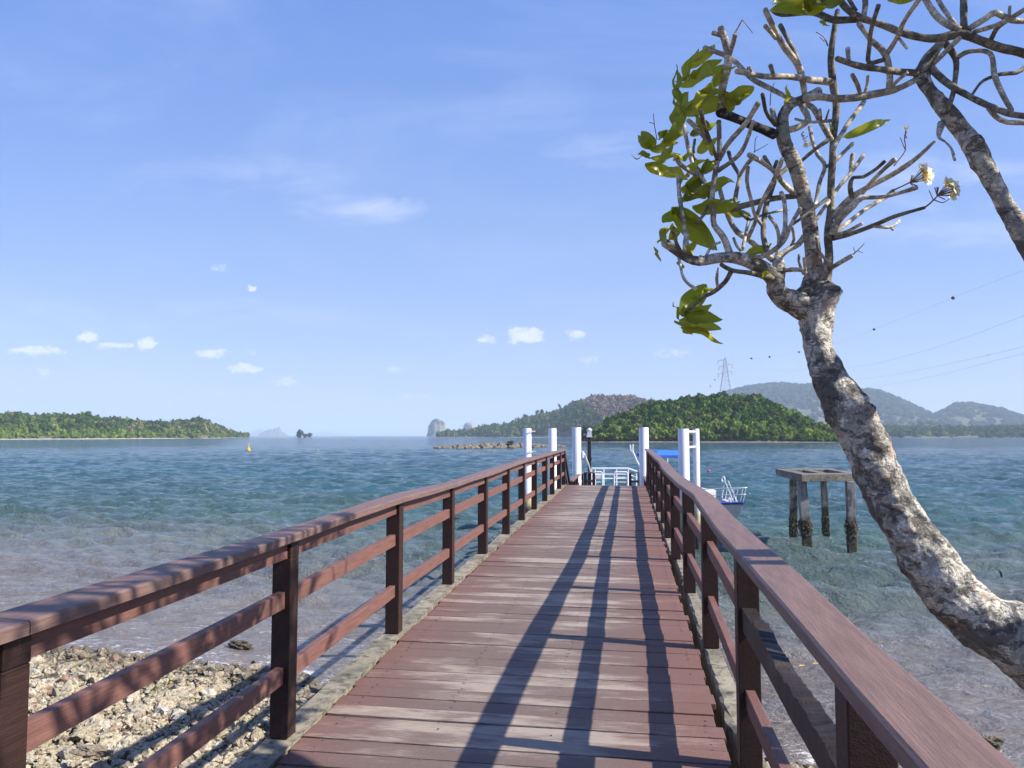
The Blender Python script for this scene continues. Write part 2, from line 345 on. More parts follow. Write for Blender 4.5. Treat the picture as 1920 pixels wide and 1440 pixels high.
def waterm(g):
    p = g.pos(); sh = g.n('ShaderNodeAttribute', dict(attribute_name='shore')).outputs['Fac']
    big = g.noise(p, .035, 4, .55, (1, 2.5, 1)); mid = g.noise(p, .35, 4, .6, (1, 1.8, 1)); lsh = g.m('LOGARITHM', g.m('ADD', g.m('MAXIMUM', sh, 0.), 1.), 10.)
    t = g.m('ADD', lsh, g.m('MULTIPLY', g.m('SUBTRACT', big, .5), .7)); t = g.m('ADD', t, g.m('MULTIPLY', g.m('SUBTRACT', mid, .5), .35))
    t = g.m('DIVIDE', t, 3.5)
    c = g.ramp(t, [(0., (.19, .155, .135)), (.2, (.18, .165, .152)), (.29, (.125, .145, .135)), (.37, (.06, .115, .105)), (.46, (.034, .1, .118)), (.75, (.026, .08, .125)), (1., (.03, .09, .14))])
    n1 = g.noise(p, 2.8, 6, .66, (1, 1.9, 1), dist=.3); n2 = g.noise(p, .5, 5, .6, (1, 2.4, 1)); n3 = g.noise(p, 11, 3, .6, (1, 1.5, 1))
    h = g.m('ADD', g.m('MULTIPLY', n1, .2), g.m('ADD', g.m('MULTIPLY', n2, g.m('ADD', .13, g.m('MULTIPLY', g.sm(lsh, 1.4, 2.6), 1.2))), g.m('MULTIPLY', n3, .05)))
    h = g.m('MULTIPLY', h, g.m('MULTIPLY', g.m('ADD', .85, g.m('MULTIPLY', lsh, .75)), g.m('ADD', .4, g.m('MULTIPLY', g.sm(g.noise(p, .045, 5, .65, (1, 1.6, 1)), .36, .64), 1.1))))
    # foam: at the shore and rare whitecaps
    f1 = g.noise(p, 5, 6, .75, (1, 1.6, 1), dist=.8); foam = g.m('MULTIPLY', g.sm(f1, .53, .62), g.sm(sh, 1.3, .1)); f3 = g.noise(p, 2.2, 7, .78, (1, 3.5, 1), dist=1.2); foam = g.m('MAXIMUM', foam, g.m('MULTIPLY', g.m('MULTIPLY', g.sm(f3, .60, .64), .6), g.sm(sh, 5.5, 1.)))
    f2 = g.noise(p, .33, 7, .72, (1, 2.6, 1)); cap = g.sm(f2, .735, .76)
    foam = g.m('MAXIMUM', foam, g.m('MULTIPLY', cap, .7))
    c = g.mix(foam, c, (.75, .75, .75))
    k = g.n('ShaderNodeBsdfPrincipled', None, Base_Color=c, Roughness=g.m('ADD', .09, g.m('MULTIPLY', foam, .6)), IOR=1.33)
    g.put(k, 'Normal', g.n('ShaderNodeBump', None, Strength=.85, Distance=1., Height=h)); out(g, k)
M['water'] = mat('sea_water', waterm)
tag(link('water', me, M['water']), kind='structure')

# ------------------------------------------------------------------ beach ground
def groundZ(x, y):
    s = shoreY(x)-y; z = np.where(s > 0, s*np.where(np.asarray(x) < -1.5, .105, .30), s*.22); return np.clip(z, -3, 1.35)+np.maximum(0, s-9)*.0
xs = np.concatenate([[-400, -120], np.linspace(-40, -11, 24)[:-1], np.arange(-11, 11, .07), np.linspace(11, 40, 24), [120, 400]])
ys = np.concatenate([[-400, -120, -40, -20, -10], np.linspace(-6, 2.5, 30)[:-1], np.arange(2.5, 12, .06), np.linspace(12, 22, 14)])
GX, GY = np.meshgrid(xs, ys, indexing='ij'); GP = np.stack([GX, GY, 0*GX], -1).reshape(-1, 3)
nf = ((np.abs(GX) < 14)*1.).ravel(); GZ = groundZ(GX.ravel(), GY.ravel())+nf*(fbm(GP, .5, 2)*.05+fbm(GP, 2.5, 4, .6)*.05)
GP[:, 2] = GZ
def groundm(g):
    p = g.pos(); n = g.noise(p, 1.2, 5); m = g.noise(p, 16, 6, .7); v = g.n('ShaderNodeTexVoronoi', None, Vector=p, Scale=19.)
    c = g.mix(g.sm(n, .35, .65), (.16, .125, .08), (.1, .085, .05)); c = g.mix(g.sm(m, .5, .65), c, (.3, .25, .17)); c = g.mix(g.sm(v.outputs[0], .35, .65), c, (.06, .048, .03))
    z = g.n('ShaderNodeSeparateXYZ', None, Vector=p).outputs[2]; c = g.mix(g.sm(z, .12, .0), c, (.06, .05, .035))
    pbr(g, c, .9, g.m('SUBTRACT', m, v.outputs[0]), .9, .03)
tag(link('beach', mesh_np('beach', GP, grid_faces(len(xs), len(ys)), True), mat('beach_rubble', groundm)), kind='structure')

# loose stones: countless, one object of stuff
def ico(sub):
    bm = bmesh.new(); bmesh.ops.create_icosphere(bm, subdivisions=sub, radius=1); V = np.array([v.co for v in bm.verts]); T = np.array([[v.index for v in f.verts] for f in bm.faces]); bm.free(); return V, T
def rocks(n, xf, yf, smin, smax, seed, keep=None, sub=2, sink=.25):
    q = np.random.default_rng(seed); V0, T0 = ico(sub); protos = []
    for k in range(14):
        v = V0.copy(); 
        for c in range(7):                                 # chop flats for an angular, broken-coral look
            d = q.normal(size=3); d /= np.linalg.norm(d); h = q.uniform(.45, .8); s = v@d; v -= np.maximum(0, s-h)[:, None]*d
        v *= (1+.3*vnoise(V0+k*5, 2.1)+.26*vnoise(V0+k*9, 5.5))[:, None]; protos.append(v)
    x = q.uniform(*xf, n); y = q.uniform(*yf, n); 
    if keep is not None: k = keep(x, y); x, y = x[k], y[k]
    n = len(x); s = np.exp(q.normal(math.log((smin*smax)**.5), .42, n)).clip(smin, smax); Vs = np.empty((n, len(V0), 3))
    gz = groundZ(x, y)
    for i in range(n):
        a, b, c = q.uniform(0, 6.28, 3); ca_, sa_ = math.cos(a), math.sin(a); cb, sb = math.cos(b), math.sin(b)
        Rm = np.array([[ca_, -sa_, 0], [sa_, ca_, 0], [0, 0, 1]])@np.array([[1, 0, 0], [0, cb, -sb], [0, sb, cb]])
        Vs[i] = (protos[i % 14]*np.array([q.uniform(.8, 1.5), q.uniform(.7, 1.1), q.uniform(.5, .9)])@Rm.T)*s[i]+[x[i], y[i], gz[i]+s[i]*(.5-sink)+q.uniform(0, .03)]
    T = (T0[None]+np.arange(n)[:, None, None]*len(V0)).reshape(-1, 3); return Vs.reshape(-1, 3), T
def rockm(wet):
    def fn(g):
        p = g.pos(); r = island(g); m = g.noise(p, 35, 6, .7); z = g.n('ShaderNodeSeparateXYZ', None, Vector=p).outputs[2]; n = g.noise(p, 1.1, 4)
        c = g.ramp(r, [(0, (.33, .27, .18)), (.3, (.48, .42, .31)), (.6, (.4, .33, .22)), (.8, (.58, .53, .43)), (.93, (.25, .19, .13)), (1, (.34, .2, .14))])
        c = g.mix(g.m('MULTIPLY', g.sm(m, .47, .6), .8), c, (.15, .11, .06)); c = g.mix(g.m('MULTIPLY', g.sm(n, .5, .66), .5), c, (.15, .14, .06))
        c = g.mix(g.m('MULTIPLY', g.sm(z, .2, .03), .75), c, (.05, .042, .03))
        pbr(g, c, .85, m, .9, .012)
    return fn
M['rock'] = mat('rubble_stone', rockm(0))
V1, T1 = rocks(26000, (-9.6, -1.3), (2.6, 11), .014, .05, 1, lambda x, y: (y < shoreY(x)+.12+.25*np.random.default_rng(5).random(len(x)))&(y < 11.2)&(x < -1.3))
V2, T2 = rocks(2600, (-9.6, -1.3), (3., 11), .04, .1, 2, lambda x, y: (y < shoreY(x)+.5*np.random.default_rng(6).random(len(x)))&(x < -1.3))
V3, T3 = rocks(2600, (-1.3, 8.6), (4.9, 8.9), .03, .13, 3, lambda x, y: (y < shoreY(x)+.45*np.random.default_rng(7).random(len(x))))
Vr = np.vstack([V1, V2, V3]); Tr = np.vstack([T1, T2+len(V1), T3+len(V1)+len(V2)])
tag(link('rubble', mesh_np('rubble', Vr, Tr), M['rock']), 'pale broken coral rubble and stones covering the beach beside the pier', 'rubble', kind='stuff')
def boulder(px, py, z, size, sq, label, seed, subm=0., mt='rock'):
    c = WZ(px, py, z); q = np.random.default_rng(seed); V, T = ico(4)
    v = V.copy()
    for k in range(9): d = q.normal(size=3); d /= np.linalg.norm(d); v -= np.maximum(0, v@d-q.uniform(.5, .8))[:, None]*d
    v *= (1+.3*fbm(V+seed, 2.6, 5, .65))[:, None]; v = v*np.array(sq)*size+c
    return tag(link('beach_rock', mesh_np('beach_rock', v, T), M[mt]), label, 'rock', 'larger rocks on the beach')
boulder(178, 1408, .62, .15, (1.25, .5, .35), 'orange tan flat slab of rock among the pale rubble', 3)
boulder(150, 1240, .05, .17, (1.3, 1, .8), 'tan rock with blunt top at the waterline on the left beach', 5)
boulder(560, 1275, -.02, .12, (1.3, .9, .6), 'brown rock awash in the shallows just beside the near left post', 6)
boulder(448, 1212, -.03, .13, (1.5, .8, .7), 'low brown rock breaking the surface offshore of the rubble beach', 8)
boulder(548, 1355, .25, .2, (1.2, .9, .7), 'large algae-tinged rock in the shade next to the pier edge', 9)
boulder(1770, 1418, .02, .12, (1.3, .8, .6), 'dark wet rock at the foot of the right railing', 11)
boulder(1862, 1395, .03, .1, (1.2, .8, .7), 'small dark rock at the right edge of the shore', 12)

# ------------------------------------------------------------------ pier
XL, XR, DL, DR = -1.70, .54, -1.62, .455
def flare(y, left): return 0.                     # post lines and deck edges
def deckh(y): return float(np.interp(y, [-4, 1, 3.56, 5.5, 8, 11, 15, 20.9], [1.60, 1.55, 1.506, 1.452, 1.417, 1.392, 1.362, 1.332]))
def dz(y): return EYE-deckh(y)
DEND = 20.9
pier = empty('wooden_pier', (-.58, 8, 0), 'long brown plank walkway with worn boards rising over the water', 'pier')
m = MB(); y = -3.; q = random.Random(4)
while y < DEND-.03:
    wd = .146+q.uniform(-.006, .008); gp = q.choice([.005, .007, .009, .006, .013]); t = q.uniform(-.003, .004); tw = q.uniform(-.003, .003); e0, e1 = q.uniform(-.012, .012), q.uniform(-.02, .016)
    z0, z1 = dz(y)+t, dz(y+wd)+t; a = .03; y1 = min(y+wd-gp, DEND); sk = .03
    nseg = 8; v = []
    for i in range(nseg+1):
        f = i/nseg; xa_, xb_ = DL+e0+flare(y, True), DR+e1+flare(y, False); x = xa_+(xb_-xa_)*f; bw = .002*math.sin(f*9+y*7); zz = tw*(f-.5)*2; yy = sk*(f-.5)*-1
        v += [(x, y+yy+bw, z0-a), (x, y1+yy+bw, z1-a), (x, y1+yy+bw, z1+zz), (x, y+yy+bw, z0+zz)]
    fs = [(0, 1, 2, 3), (nseg*4+3, nseg*4+2, nseg*4+1, nseg*4)]
    for i in range(nseg): 
        for j in range(4): fs.append((i*4+j, (i+1)*4+j, (i+1)*4+(j+1) % 4, i*4+(j+1) % 4))
    m.add(v, fs); y += wd
m.build('deck_planks', M['deck'], pier, bevel=.003)
def kerb(name, x0, x1, lift, seg, rough, seed, y0=-3, y1=DEND):   # concrete edge beam, cast in uneven lengths
    q = random.Random(seed); n = int((y1-y0)/.06); V = []
    ys_ = [y0+(y1-y0)*i/n for i in range(n+1)]
    for yy in ys_:
        k = int((yy+50)/seg); ox = random.Random(seed*99+k).uniform(-rough, rough); z = dz(yy)+lift+.004*math.sin(yy*3)
        f = (yy+50)/seg % 1; dent = (.02 if rough > .01 else .003)*(1 if f < .06 or f > .94 else 0)
        j = lambda s: q.uniform(-s, s)
        V += [(x0+ox+j(.004), yy, z-.34), (x1+j(.003), yy, z-.34), (x1+j(.004), yy, z-dent+j(.002)), (x0+ox+dent+j(.005)+.012, yy, z-dent+j(.003)), (x0+ox+j(.006), yy, z-.012-dent+j(.003))]
    Q = [(i*5+j, i*5+(j+1) % 5, (i+1)*5+(j+1) % 5, (i+1)*5+j) for i in range(n) for j in range(5)]
    V = [(x_+flare(y_, x0 < 0), y_, z_) for x_, y_, z_ in V]; V = np.array(V); me = bpy.data.meshes.new(name); me.from_pydata(V.tolist(), [], Q+[(0, 1, 2, 3, 4), (n*5+4, n*5+3, n*5+2, n*5+1, n*5)]); me.update(); return link(name, me, M['kerb'], pier)
k1 = kerb('kerb_beam', DL-.018, -1.768, .022, 2.6, .006, 1)
kerb('kerb_beam', DR+.045, .61, .01, 1.75, .03, 2)
for yy in (6.5, 11, 15.5, 20.4): m = MB(); m.box(-1.6, .435, yy-.12, yy+.12, dz(yy)-.42, dz(yy)-.05); m.build('crossbeam', M['conc'], pier)
for yy in (6.5, 11, 15.5, 20.4):
    for x in (-1.45, .32):
        m = MB(); m.lathe((x, yy, -1.5), [(.12, 0), (.13, 1.2), (.125, dz(yy)+1.5-.43)], 14); m.build('support_pile', M['legs'], pier, True)
m = MB(); q = random.Random(8); y = -1.
while y < 14:
    y += .1465
    for x in (-1.5, -.98, -.4, .12, .38):
        for e in (.035, .1): 
            if q.random() < .85: m.lathe((x+q.uniform(-.012, .012), y+e+q.uniform(-.006, .006), dz(y)+.0035), [(.0055, 0), (.005, .0012), (0, .0014)], 6)
tag(m.build('screw_heads', M['dark'], pier), kind='stuff')

POSTY = [-1.6, .15, 1.91, 3.70, 5.52, 7.25, 9.0, 10.75, 12.45, 14.15, 15.85, 17.5, 19.2, 20.75]
def railing(name, x, inward, label, seed):
    q = random.Random(seed); root = empty(name, (x, 9, 1.8), label, 'railing', 'pier railings')
    xo = [q.uniform(-.008, .008) for _ in POSTY]; zo = [q.uniform(-.009, .009) for _ in POSTY]; xo = [a+flare(b, x < 0) for a, b in zip(xo, POSTY)]
    if x > 0: 
        for i, a in enumerate((.07, .07, .07, .07, .06, .02, -.012, -.006)): zo[i] += a
        xo[4] += .006; xo[6] -= .014; xo[8] += .012
    else:
        for i, a in enumerate((.06, .06, .055, .03, .018)): zo[i] += a
    top = [dz(y)+.985+z for y, z in zip(POSTY, zo)]
    ys_ = POSTY
    # cap rail: boards spliced over the posts, slightly bowed
    V = []; 
    m = MB(); b = MB()
    st = [0, 2, 3, 5, 7, 9, 11, 13] if x < 0 else [0, 4, 6, 8, 10, 12, 13]
    for s, e in zip(st[:-1], st[1:]):
        n = 18; vv = []; vb = []
        yA, yB = POSTY[s]-(.0 if s == 0 else 0), POSTY[e]+(.12 if e == len(POSTY)-1 else 0)
        for i in range(n+1):
            yy = yA+.002+(yB-yA-.004)*i/n; zz = float(np.interp(yy, ys_, top)); xx = x+float(np.interp(yy, ys_, xo))+inward*(.012 if x < 0 else float(np.interp(yy, [0, 5.5, 9], [.045, .04, .012])))+.004*math.sin(yy*2.1+seed)
            w2 = (.0775 if x < 0 else .0725)+.0015*math.sin(yy*5.3); tl = .003*math.sin(yy*1.7+seed)
            vv += [(xx-w2, yy, zz-.038-tl), (xx+w2, yy, zz-.038+tl), (xx+w2, yy, zz-.006+tl), (xx+w2-.008, yy, zz+tl), (xx-w2+.008, yy, zz-tl), (xx-w2, yy, zz-.006-tl)]
            vb += [(xx-.034, yy, zz-.128), (xx+.014, yy, zz-.128), (xx+.014, yy, zz-.0385), (xx-.034, yy, zz-.0385)]
        m.add(vv, [(i*6+j, i*6+(j+1) % 6, (i+1)*6+(j+1) % 6, (i+1)*6+j) for i in range(n) for j in range(6)]+[(4, 5, 0, 3), (n*6+3, n*6, n*6+5, n*6+4)], [(1, 2, 3), (0, 1, 3), (n*6+3, n*6+2, n*6+1), (n*6+3, n*6+1, n*6)])
        b.add(vb, [(i*4+j, i*4+(j+1) % 4, (i+1)*4+(j+1) % 4, (i+1)*4+j) for i in range(n) for j in range(4)]+[(3, 2, 1, 0), (n*4, n*4+1, n*4+2, n*4+3)])
    cap = m.build('handrail', M['cap'], root); x < 0 and b.build('handrail_batten', M['rail'], root)
    for i, yy in enumerate(POSTY):
        p = MB(); z0 = dz(yy)+(.023 if x < 0 else .011); lean = q.uniform(-.004, .004); hw = .05+q.uniform(-.002, .003)
        zt = top[i]-(.1285 if x < 0 else .0385); xx = x+xo[i]
        p.hexa([(xx-hw, yy-hw, z0), (xx+hw, yy-hw, z0), (xx+hw, yy+hw, z0), (xx-hw, yy+hw, z0)]+[(xx-hw, yy-hw+lean, zt), (xx+hw, yy-hw+lean, zt), (xx+hw, yy+hw+lean, zt), (xx-hw, yy+hw+lean, zt)])
        if x < 0: p.box(xx-hw, xx-.0235, yy-hw, yy+hw, zt+.0004, top[i]-.0395); p.box(xx+.0255, xx+hw, yy-hw, yy+hw, zt+.0004, top[i]-.0395)
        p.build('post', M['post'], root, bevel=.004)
    for hname, ht in (('middle_rail', .69), ('bottom_rail', .325)):
        for i in range(len(POSTY)-1):
            if x > 0 and hname == 'middle_rail' and i == 2: continue
            a = (x+xo[i], POSTY[i]+.047, dz(POSTY[i])+ht+q.uniform(-.006, .006)); c = (x+xo[i+1], POSTY[i+1]-.047, dz(POSTY[i+1])+ht+q.uniform(-.006, .006))
            r_ = MB(); r_.beam(a, c, .042, .082); r_.build(hname, M['rail'], root, bevel=.003)
    if x > 0:                                               # the rotted rail between the two nearest posts
        n = 200; V = []; qq = random.Random(2); RW = []
        for _ in range(2): RW.append(sum(a*np.convolve(rng.normal(size=n+161), np.exp(-(np.arange(-80, 81)/s_)**2), 'valid')[:n+1]/math.sqrt(s_) for a, s_ in ((.0022, 1.3), (.003, 4.), (.005, 16.))))
        for i in range(n+1):
            f = i/n; yy = POSTY[2]+.047+(POSTY[3]-POSTY[2]-.094)*f; zz = dz(yy)+.69-.01; e = (fbm([[yy*5, 1.5, .3]], 1.1, 5, .62)[0])
            tp = .048-.016*math.exp(-((f-.55)/.2)**2)
            for (sx, sz) in ((-1, -1), (1, -1), (1, 1), (-1, 1)):
                V.append((x+xo[2]+(xo[3]-xo[2])*f+sx*(.03+(0 if sz < 0 else .004*e)), yy, zz+(tp+.6*float(RW[0][i])+.5*float(RW[(sx+1)//2][i]) if sz > 0 else -.052+.006*fbm([[yy*5, 9.5, .3]], 1., 2)[0])))
        Q = [(i*4+j, i*4+(j+1) % 4, (i+1)*4+(j+1) % 4, (i+1)*4+j) for i in range(n) for j in range(4)]+[(3, 2, 1, 0), (n*4, n*4+1, n*4+2, n*4+3)]
        me = bpy.data.meshes.new('middle_rail'); me.from_pydata(V, [], Q); me.polygons.foreach_set('use_smooth', [True]*len(me.polygons)); me.set_sharp_from_angle(angle=math.radians(55)); o = link('middle_rail', me, M['rot'], root); o['label'] = 'rotten blackened rail with a crumbled top edge'
    return root, top
rl, topL = railing('pier_railing', XL, 1, 'brown wooden railing along the beach side of the walkway, dappled by tree shadows', 1)
rr_, topR = railing('pier_railing', XR, -1, 'brown wooden railing beside the frangipani trunk, with one rotten rail', 2)

# ------------------------------------------------------------------ lower landing with its own rails
LZ = EYE-2.3; L0, L1 = 22.6, 28.2
land_ = empty('landing_stage', (-.6, 25, 0), 'lower wooden landing beyond the end of the plank walkway', 'landing')
m = MB(); yy = L0
while yy < L1: m.box(-1.68, .62, yy, yy+.14, LZ-.03, LZ); yy += .146
m.build('deck_planks', M['deck'], land_)
m = MB()
for i in range(8):
    y0 = DEND+.01+i*.21; z = dz(DEND)-.12*(i+1); m.box(-1.6, .45, y0, y0+.25, z-.035, z)
m.build('stair_treads', M['deck'], land_)
for x in (-1.55, .45):
    for yy in (23, 28): m = MB(); m.lathe((x, yy, -1.5), [(.11, 0), (.11, LZ+1.5-.035)], 12); m.build('support_pile', M['legs'], land_, True)
RT = EYE-1.31
def lowrail(xa, ya, xb, yb, n, label):
    root = empty('landing_railing', (xa, ya, LZ), label, 'railing', 'low railings of the landing')
    m = MB(); m.beam((xa, ya, RT-.02), (xb, yb, RT-.02), .13, .04); m.build('handrail', M['cap'], root)
    for k in range(n):
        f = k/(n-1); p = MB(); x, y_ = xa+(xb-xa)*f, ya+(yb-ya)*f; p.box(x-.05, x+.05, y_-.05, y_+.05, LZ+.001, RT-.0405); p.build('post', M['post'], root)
    for nm, h in (('middle_rail', .66), ('bottom_rail', .3)):
        r = MB(); r.beam((xa, ya, LZ+h), (xb, yb, LZ+h), .036, .08); r.build(nm, M['rail'], root)
lowrail(-1.66, L0, -1.66, L1, 5, 'low side railing of the landing before the plain white pile')
lowrail(.56, L0, .56, L1, 5, 'low side railing of the landing near the moored boat')
lowrail(-1.53, L1-.05, -1.22, L1-.05, 2, 'short end railing of the landing next to the lamp post')
lowrail(.08, L1-.05, .43, L1-.05, 2, 'short end railing of the landing right of the white gates')
for x, lb in ((XL, 'sloping dark stair rail at the end of the left pier railing'), (XR, 'sloping dark stair rail at the end of the right pier railing')):
    m = MB(); m.beam((x, DEND-.05, dz(DEND)+.93), (x, L0+.1, RT-.06), .05, .12); m.beam((x, DEND-.05, dz(DEND)+.45), (x, L0+.1, RT-.5), .04, .09)
    tag(m.build('stair_rail', M['post'], None), lb, 'stair rail')
# lamp post
b = P(1105.5, 908, 28.0); lp = empty('lamp_post', (b[0], b[1], LZ), 'dark slender lamp post with white lantern on the landing', 'lamp post')
m = MB(); m.box(b[0]-.065, b[0]+.065, b[1]-.065, b[1]+.065, LZ+.001, 3.02); m.box(b[0]-.085, b[0]+.085, b[1]-.085, b[1]+.085, 2.3, 2.42); m.build('post', M['dark'], lp, bevel=.008)
m = MB(); m.lathe((b[0], b[1], 3.02), [(.0, 0), (.05, 0), (.05, .05), (.085, .1), (.085, .12), (.0, .12)], 12); m.build('lamp_neck', M['dark'], lp, True)
m = MB(); m.box(b[0]-.1, b[0]+.1, b[1]-.1, b[1]+.1, 3.145, 3.19); m.box(b[0]-.075, b[0]+.075, b[1]-.075, b[1]+.075, 3.19, 3.4); m.lathe((b[0], b[1], 3.4), [(.11, 0), (.11, .02), (.05, .07), (.0, .09)], 4); m.build('lantern', M['white'], lp)
m = MB(); m.box(b[0]-.22, b[0]-.07, b[1]-.04, b[1]+.04, 3.2, 3.28); m.build('bracket', M['steel'], lp)

# ------------------------------------------------------------------ white piles
def pile(px, d, label, top=803, r=.155, parent=None, name='mooring_pile'):
    b = P(px, 817, d); t = P(px, top, d)[2]; m = MB()
    m.lathe((b[0], b[1], -1.6), [(r, 0), (r, t+1.6-.02), (r-.012, t+1.6), (r-.03, t+1.6), (.0, t+1.595)], 28)
    if parent: return m.build('pile', M['pile'], parent, True), b, t
    return tag(m.build(name, M['pile'], None, True), label, 'pile', 'white mooring piles'), b, t
pile(988.5, 28.6, 'white round pile with brackets seen through the left railing'); 
c = P(988.5, 817, 28.6)
_p1 = [o for o in COL.objects if o.name.startswith('mooring_pile')][0]
for z in (3.36, 2.62): m = MB(); m.tube([(c[0]+.1, c[1]-.2, z), (c[0]+.19, c[1]-.1, z), (c[0]+.3, c[1], z)], .02, 6); m.build('bracket', M['steel'], _p1, loc=(0, 0, 0))
pile(1035.7, 29.4, 'white round pile just behind the end of the left railing')
pile(1081, 26.6, 'white round pile next to the dark lamp post', 801.5)
pile(1207, 25.2, 'white round pile where the right railing ends, before the blue canopy', 801.5)
pr = empty('twin_pile', (P(1290, 817, 21.6)[0], P(1290, 817, 21.6)[1], 0), 'pair of white piles joined by two short rungs beyond the right railing', 'piles')
_, b1, t1 = pile(1281.5, 21.6, None, 804, .15, pr); _, b2, t2 = pile(1305, 22.6, None, 804, .095, pr)
for z in (t1-.08, t1-.52):
    m = MB(); m.tube([(b1[0]+.12, b1[1]+.05, z), (b2[0]-.05, b2[1]-.05, z)], .035, 8); m.build('rung', M['white'], pr)
# white pipe fitted on the third pile
m = MB(); m.tube([P(1090, 852, 26.5), P(1096, 851, 26.5), P(1104, 872, 26.9), P(1107, 884, 27.1)], .026, 8); m.tube([P(1093, 846, 26.5), P(1093, 858, 26.5)], .04, 8); m.tube([P(1090, 856, 26.5), P(1098, 853, 26.5)], .03, 6)
tag(m.build('davit', M['white'], None, True), 'small bent white pipe reaching from a pile down to the lamp post', 'pipe')

# ------------------------------------------------------------------ pontoon with white gates
pt = empty('pontoon', (*WZ(1150, 880)[:2], 0), 'white floating pontoon with tubular rails beyond the landing', 'pontoon')
dP = 31.5; pz = P(1150, 910, dP)[2]-.55
def Q(px, py, d=dP): return P(px, py, d)
a, b_, c_, d_ = Q(1096, 930), Q(1200, 930), Q(1206, 930, 38), Q(1106, 930, 38); z0, z1 = .02, pz
m = MB(); m.hexa([(*a[:2], z0), (*b_[:2], z0), (*c_[:2], z0), (*d_[:2], z0), (*a[:2], z1), (*b_[:2], z1), (*c_[:2], z1), (*d_[:2], z1)]); m.build('float', M['white'], pt, bevel=.03)
def pipe(pts, r=.022, name='rail', par=pt):
    m = MB(); m.tube(spline(pts, .15) if len(pts) > 2 else pts, r, 8); return m.build(name, M['white'], par, True)
def zz(px, py, d): p = P(px, py, d); return p
for py, r in ((878, .028), (889, .02), (897, .02)): 
    m = MB(); m.tube([zz(1109, py, 33), zz(1178, py, 33)], r, 8); m.tube([zz(1178, py, 33), zz(1195, py+6, 33)], r, 8); m.build('rail', M['white'], pt, True)
for px in (1109, 1116, 1132, 1156, 1178, 1193):
    t = zz(px, 878 if px < 1180 else 883, 33); m = MB(); m.tube([t, (t[0], t[1], pz)], .022, 8); m.build('stanchion', M['white'], pt, True)
for xa, xb in ((1113, 1129.5), (1151.5, 1177)):
    t = [zz(xa, 905, 30.5), zz(xa, 888, 30.5), zz(xa+2, 885, 30.5), zz(xb-2, 885, 30.5), zz(xb, 888, 30.5), zz(xb, 905, 30.5)]
    A = (t[0][0], t[0][1], LZ-.3); B = (t[-1][0], t[-1][1], LZ-.3); m = MB(); m.tube([A]+t+[B], .028, 8)
    for py in (895, 904): m.tube([zz(xa, py, 30.5), zz(xb, py, 30.5)], .018, 6)
    m.build('gate_hoop', M['white'], pt, True)
m = MB(); s0 = zz(1122, 893, 30.8); m.box(s0[0]-.16, s0[0]+.2, s0[1]-.05, s0[1]+.1, s0[2]-.12, s0[2]+.06); m.build('step_box', M['white'], pt, bevel=.01)

# ------------------------------------------------------------------ boat
bow = P(1395, 936, 23.6); st_ = P(1218, 936, 30.2); fw = Vector((bow-st_)); fw.z = 0; BL = fw.length; fw.normalize(); sd = Vector((fw.y, -fw.x, 0)); bc = Vector((st_[0], st_[1], 0))
def BQ(x, y, z): return bc+fw*x+sd*y+Vector((0, 0, z))          # x from the stern forward, y to starboard
boat = empty('motor_boat', tuple(BQ(BL/2, 0, 0)), 'white motor boat with dark blue bow deck and blue canopy moored behind the right railing', 'boat')
NS = 26; V = []; half = 8
def sect(f):
    b = 1.05*(1-max(0, (f-.45)/.55)**2.2)+.0; sh = .78+.36*f**2; kl = -.35+.05*f+.55*max(0, (f-.72)/.28)**2.; x = BL*f
    pts = []
    for k in range(half+1):
        u = k/half; wy = b*(1-(1-u)**1.9)*(.78+.22*u) if u < 1 else b; pts.append((wy*(1-.25*f*(1-u)), kl+(sh-kl)*u**1.25, x+(.0 if f < .9 else 0)-(1-u)*f**3*.9))
    return pts
for i in range(NS+1):
    s = sect(i/NS); row = [(-y_, z, x) for y_, z, x in s[::-1]]+[(y_, z, x) for y_, z, x in s[1:]]
    V += [tuple(BQ(x, y_, z)) for y_, z, x in row]
n = 2*half+1; m = MB(); m.add(V, [(i*n+j, (i+1)*n+j, (i+1)*n+j+1, i*n+j+1) for i in range(NS) for j in range(n-1)]); m.add([V[j] for j in range(n)]+[tuple(BQ(0, 0, .5))], (), [(j, j+1, n) for j in range(n-1)])
hull = m.build('hull', M['hull'], boat, True)
V = []
for i in range(NS+1):
    f = i/NS; s = sect(f)[-1]; V += [tuple(BQ(s[2]-(0 if f < 1 else .02), -s[0]*.96, s[1]-.05)), tuple(BQ(s[2], 0, s[1]-.02)), tuple(BQ(s[2]-(0 if f < 1 else .02), s[0]*.96, s[1]-.05))]
m = MB(); m.add(V, [(i*3+j, i*3+j+1, (i+1)*3+j+1, (i+1)*3+j) for i in range(NS) for j in (0, 1)]); m.build('deck', M['hull'], boat)
m = MB(); k0 = int(NS*.62)
V = []
for i in range(k0, NS+1): s = sect(i/NS)[-1]; V += [tuple(BQ(s[2]-.03, -s[0]*.9, s[1]-.01)), tuple(BQ(s[2]-.03, 0, s[1]+.035)), tuple(BQ(s[2]-.03, s[0]*.9, s[1]-.01))]
m.add(V, [(i*3+j, i*3+j+1, (i+1)*3+j+1, (i+1)*3+j) for i in range(NS-k0) for j in (0, 1)]); m.build('bow_deck', M['bluep'], boat)
for sgn in (-1, 1):
    m = MB(); V = []
    for i in range(NS+1): s = sect(i/NS)[-1]; V.append(BQ(s[2]+.01, sgn*(s[0]+.01), s[1]))
    m.tube(V, .035, 8); m.build('gunwale', M['bluep'], boat, True)
m = MB()                                                    # pulpit rail
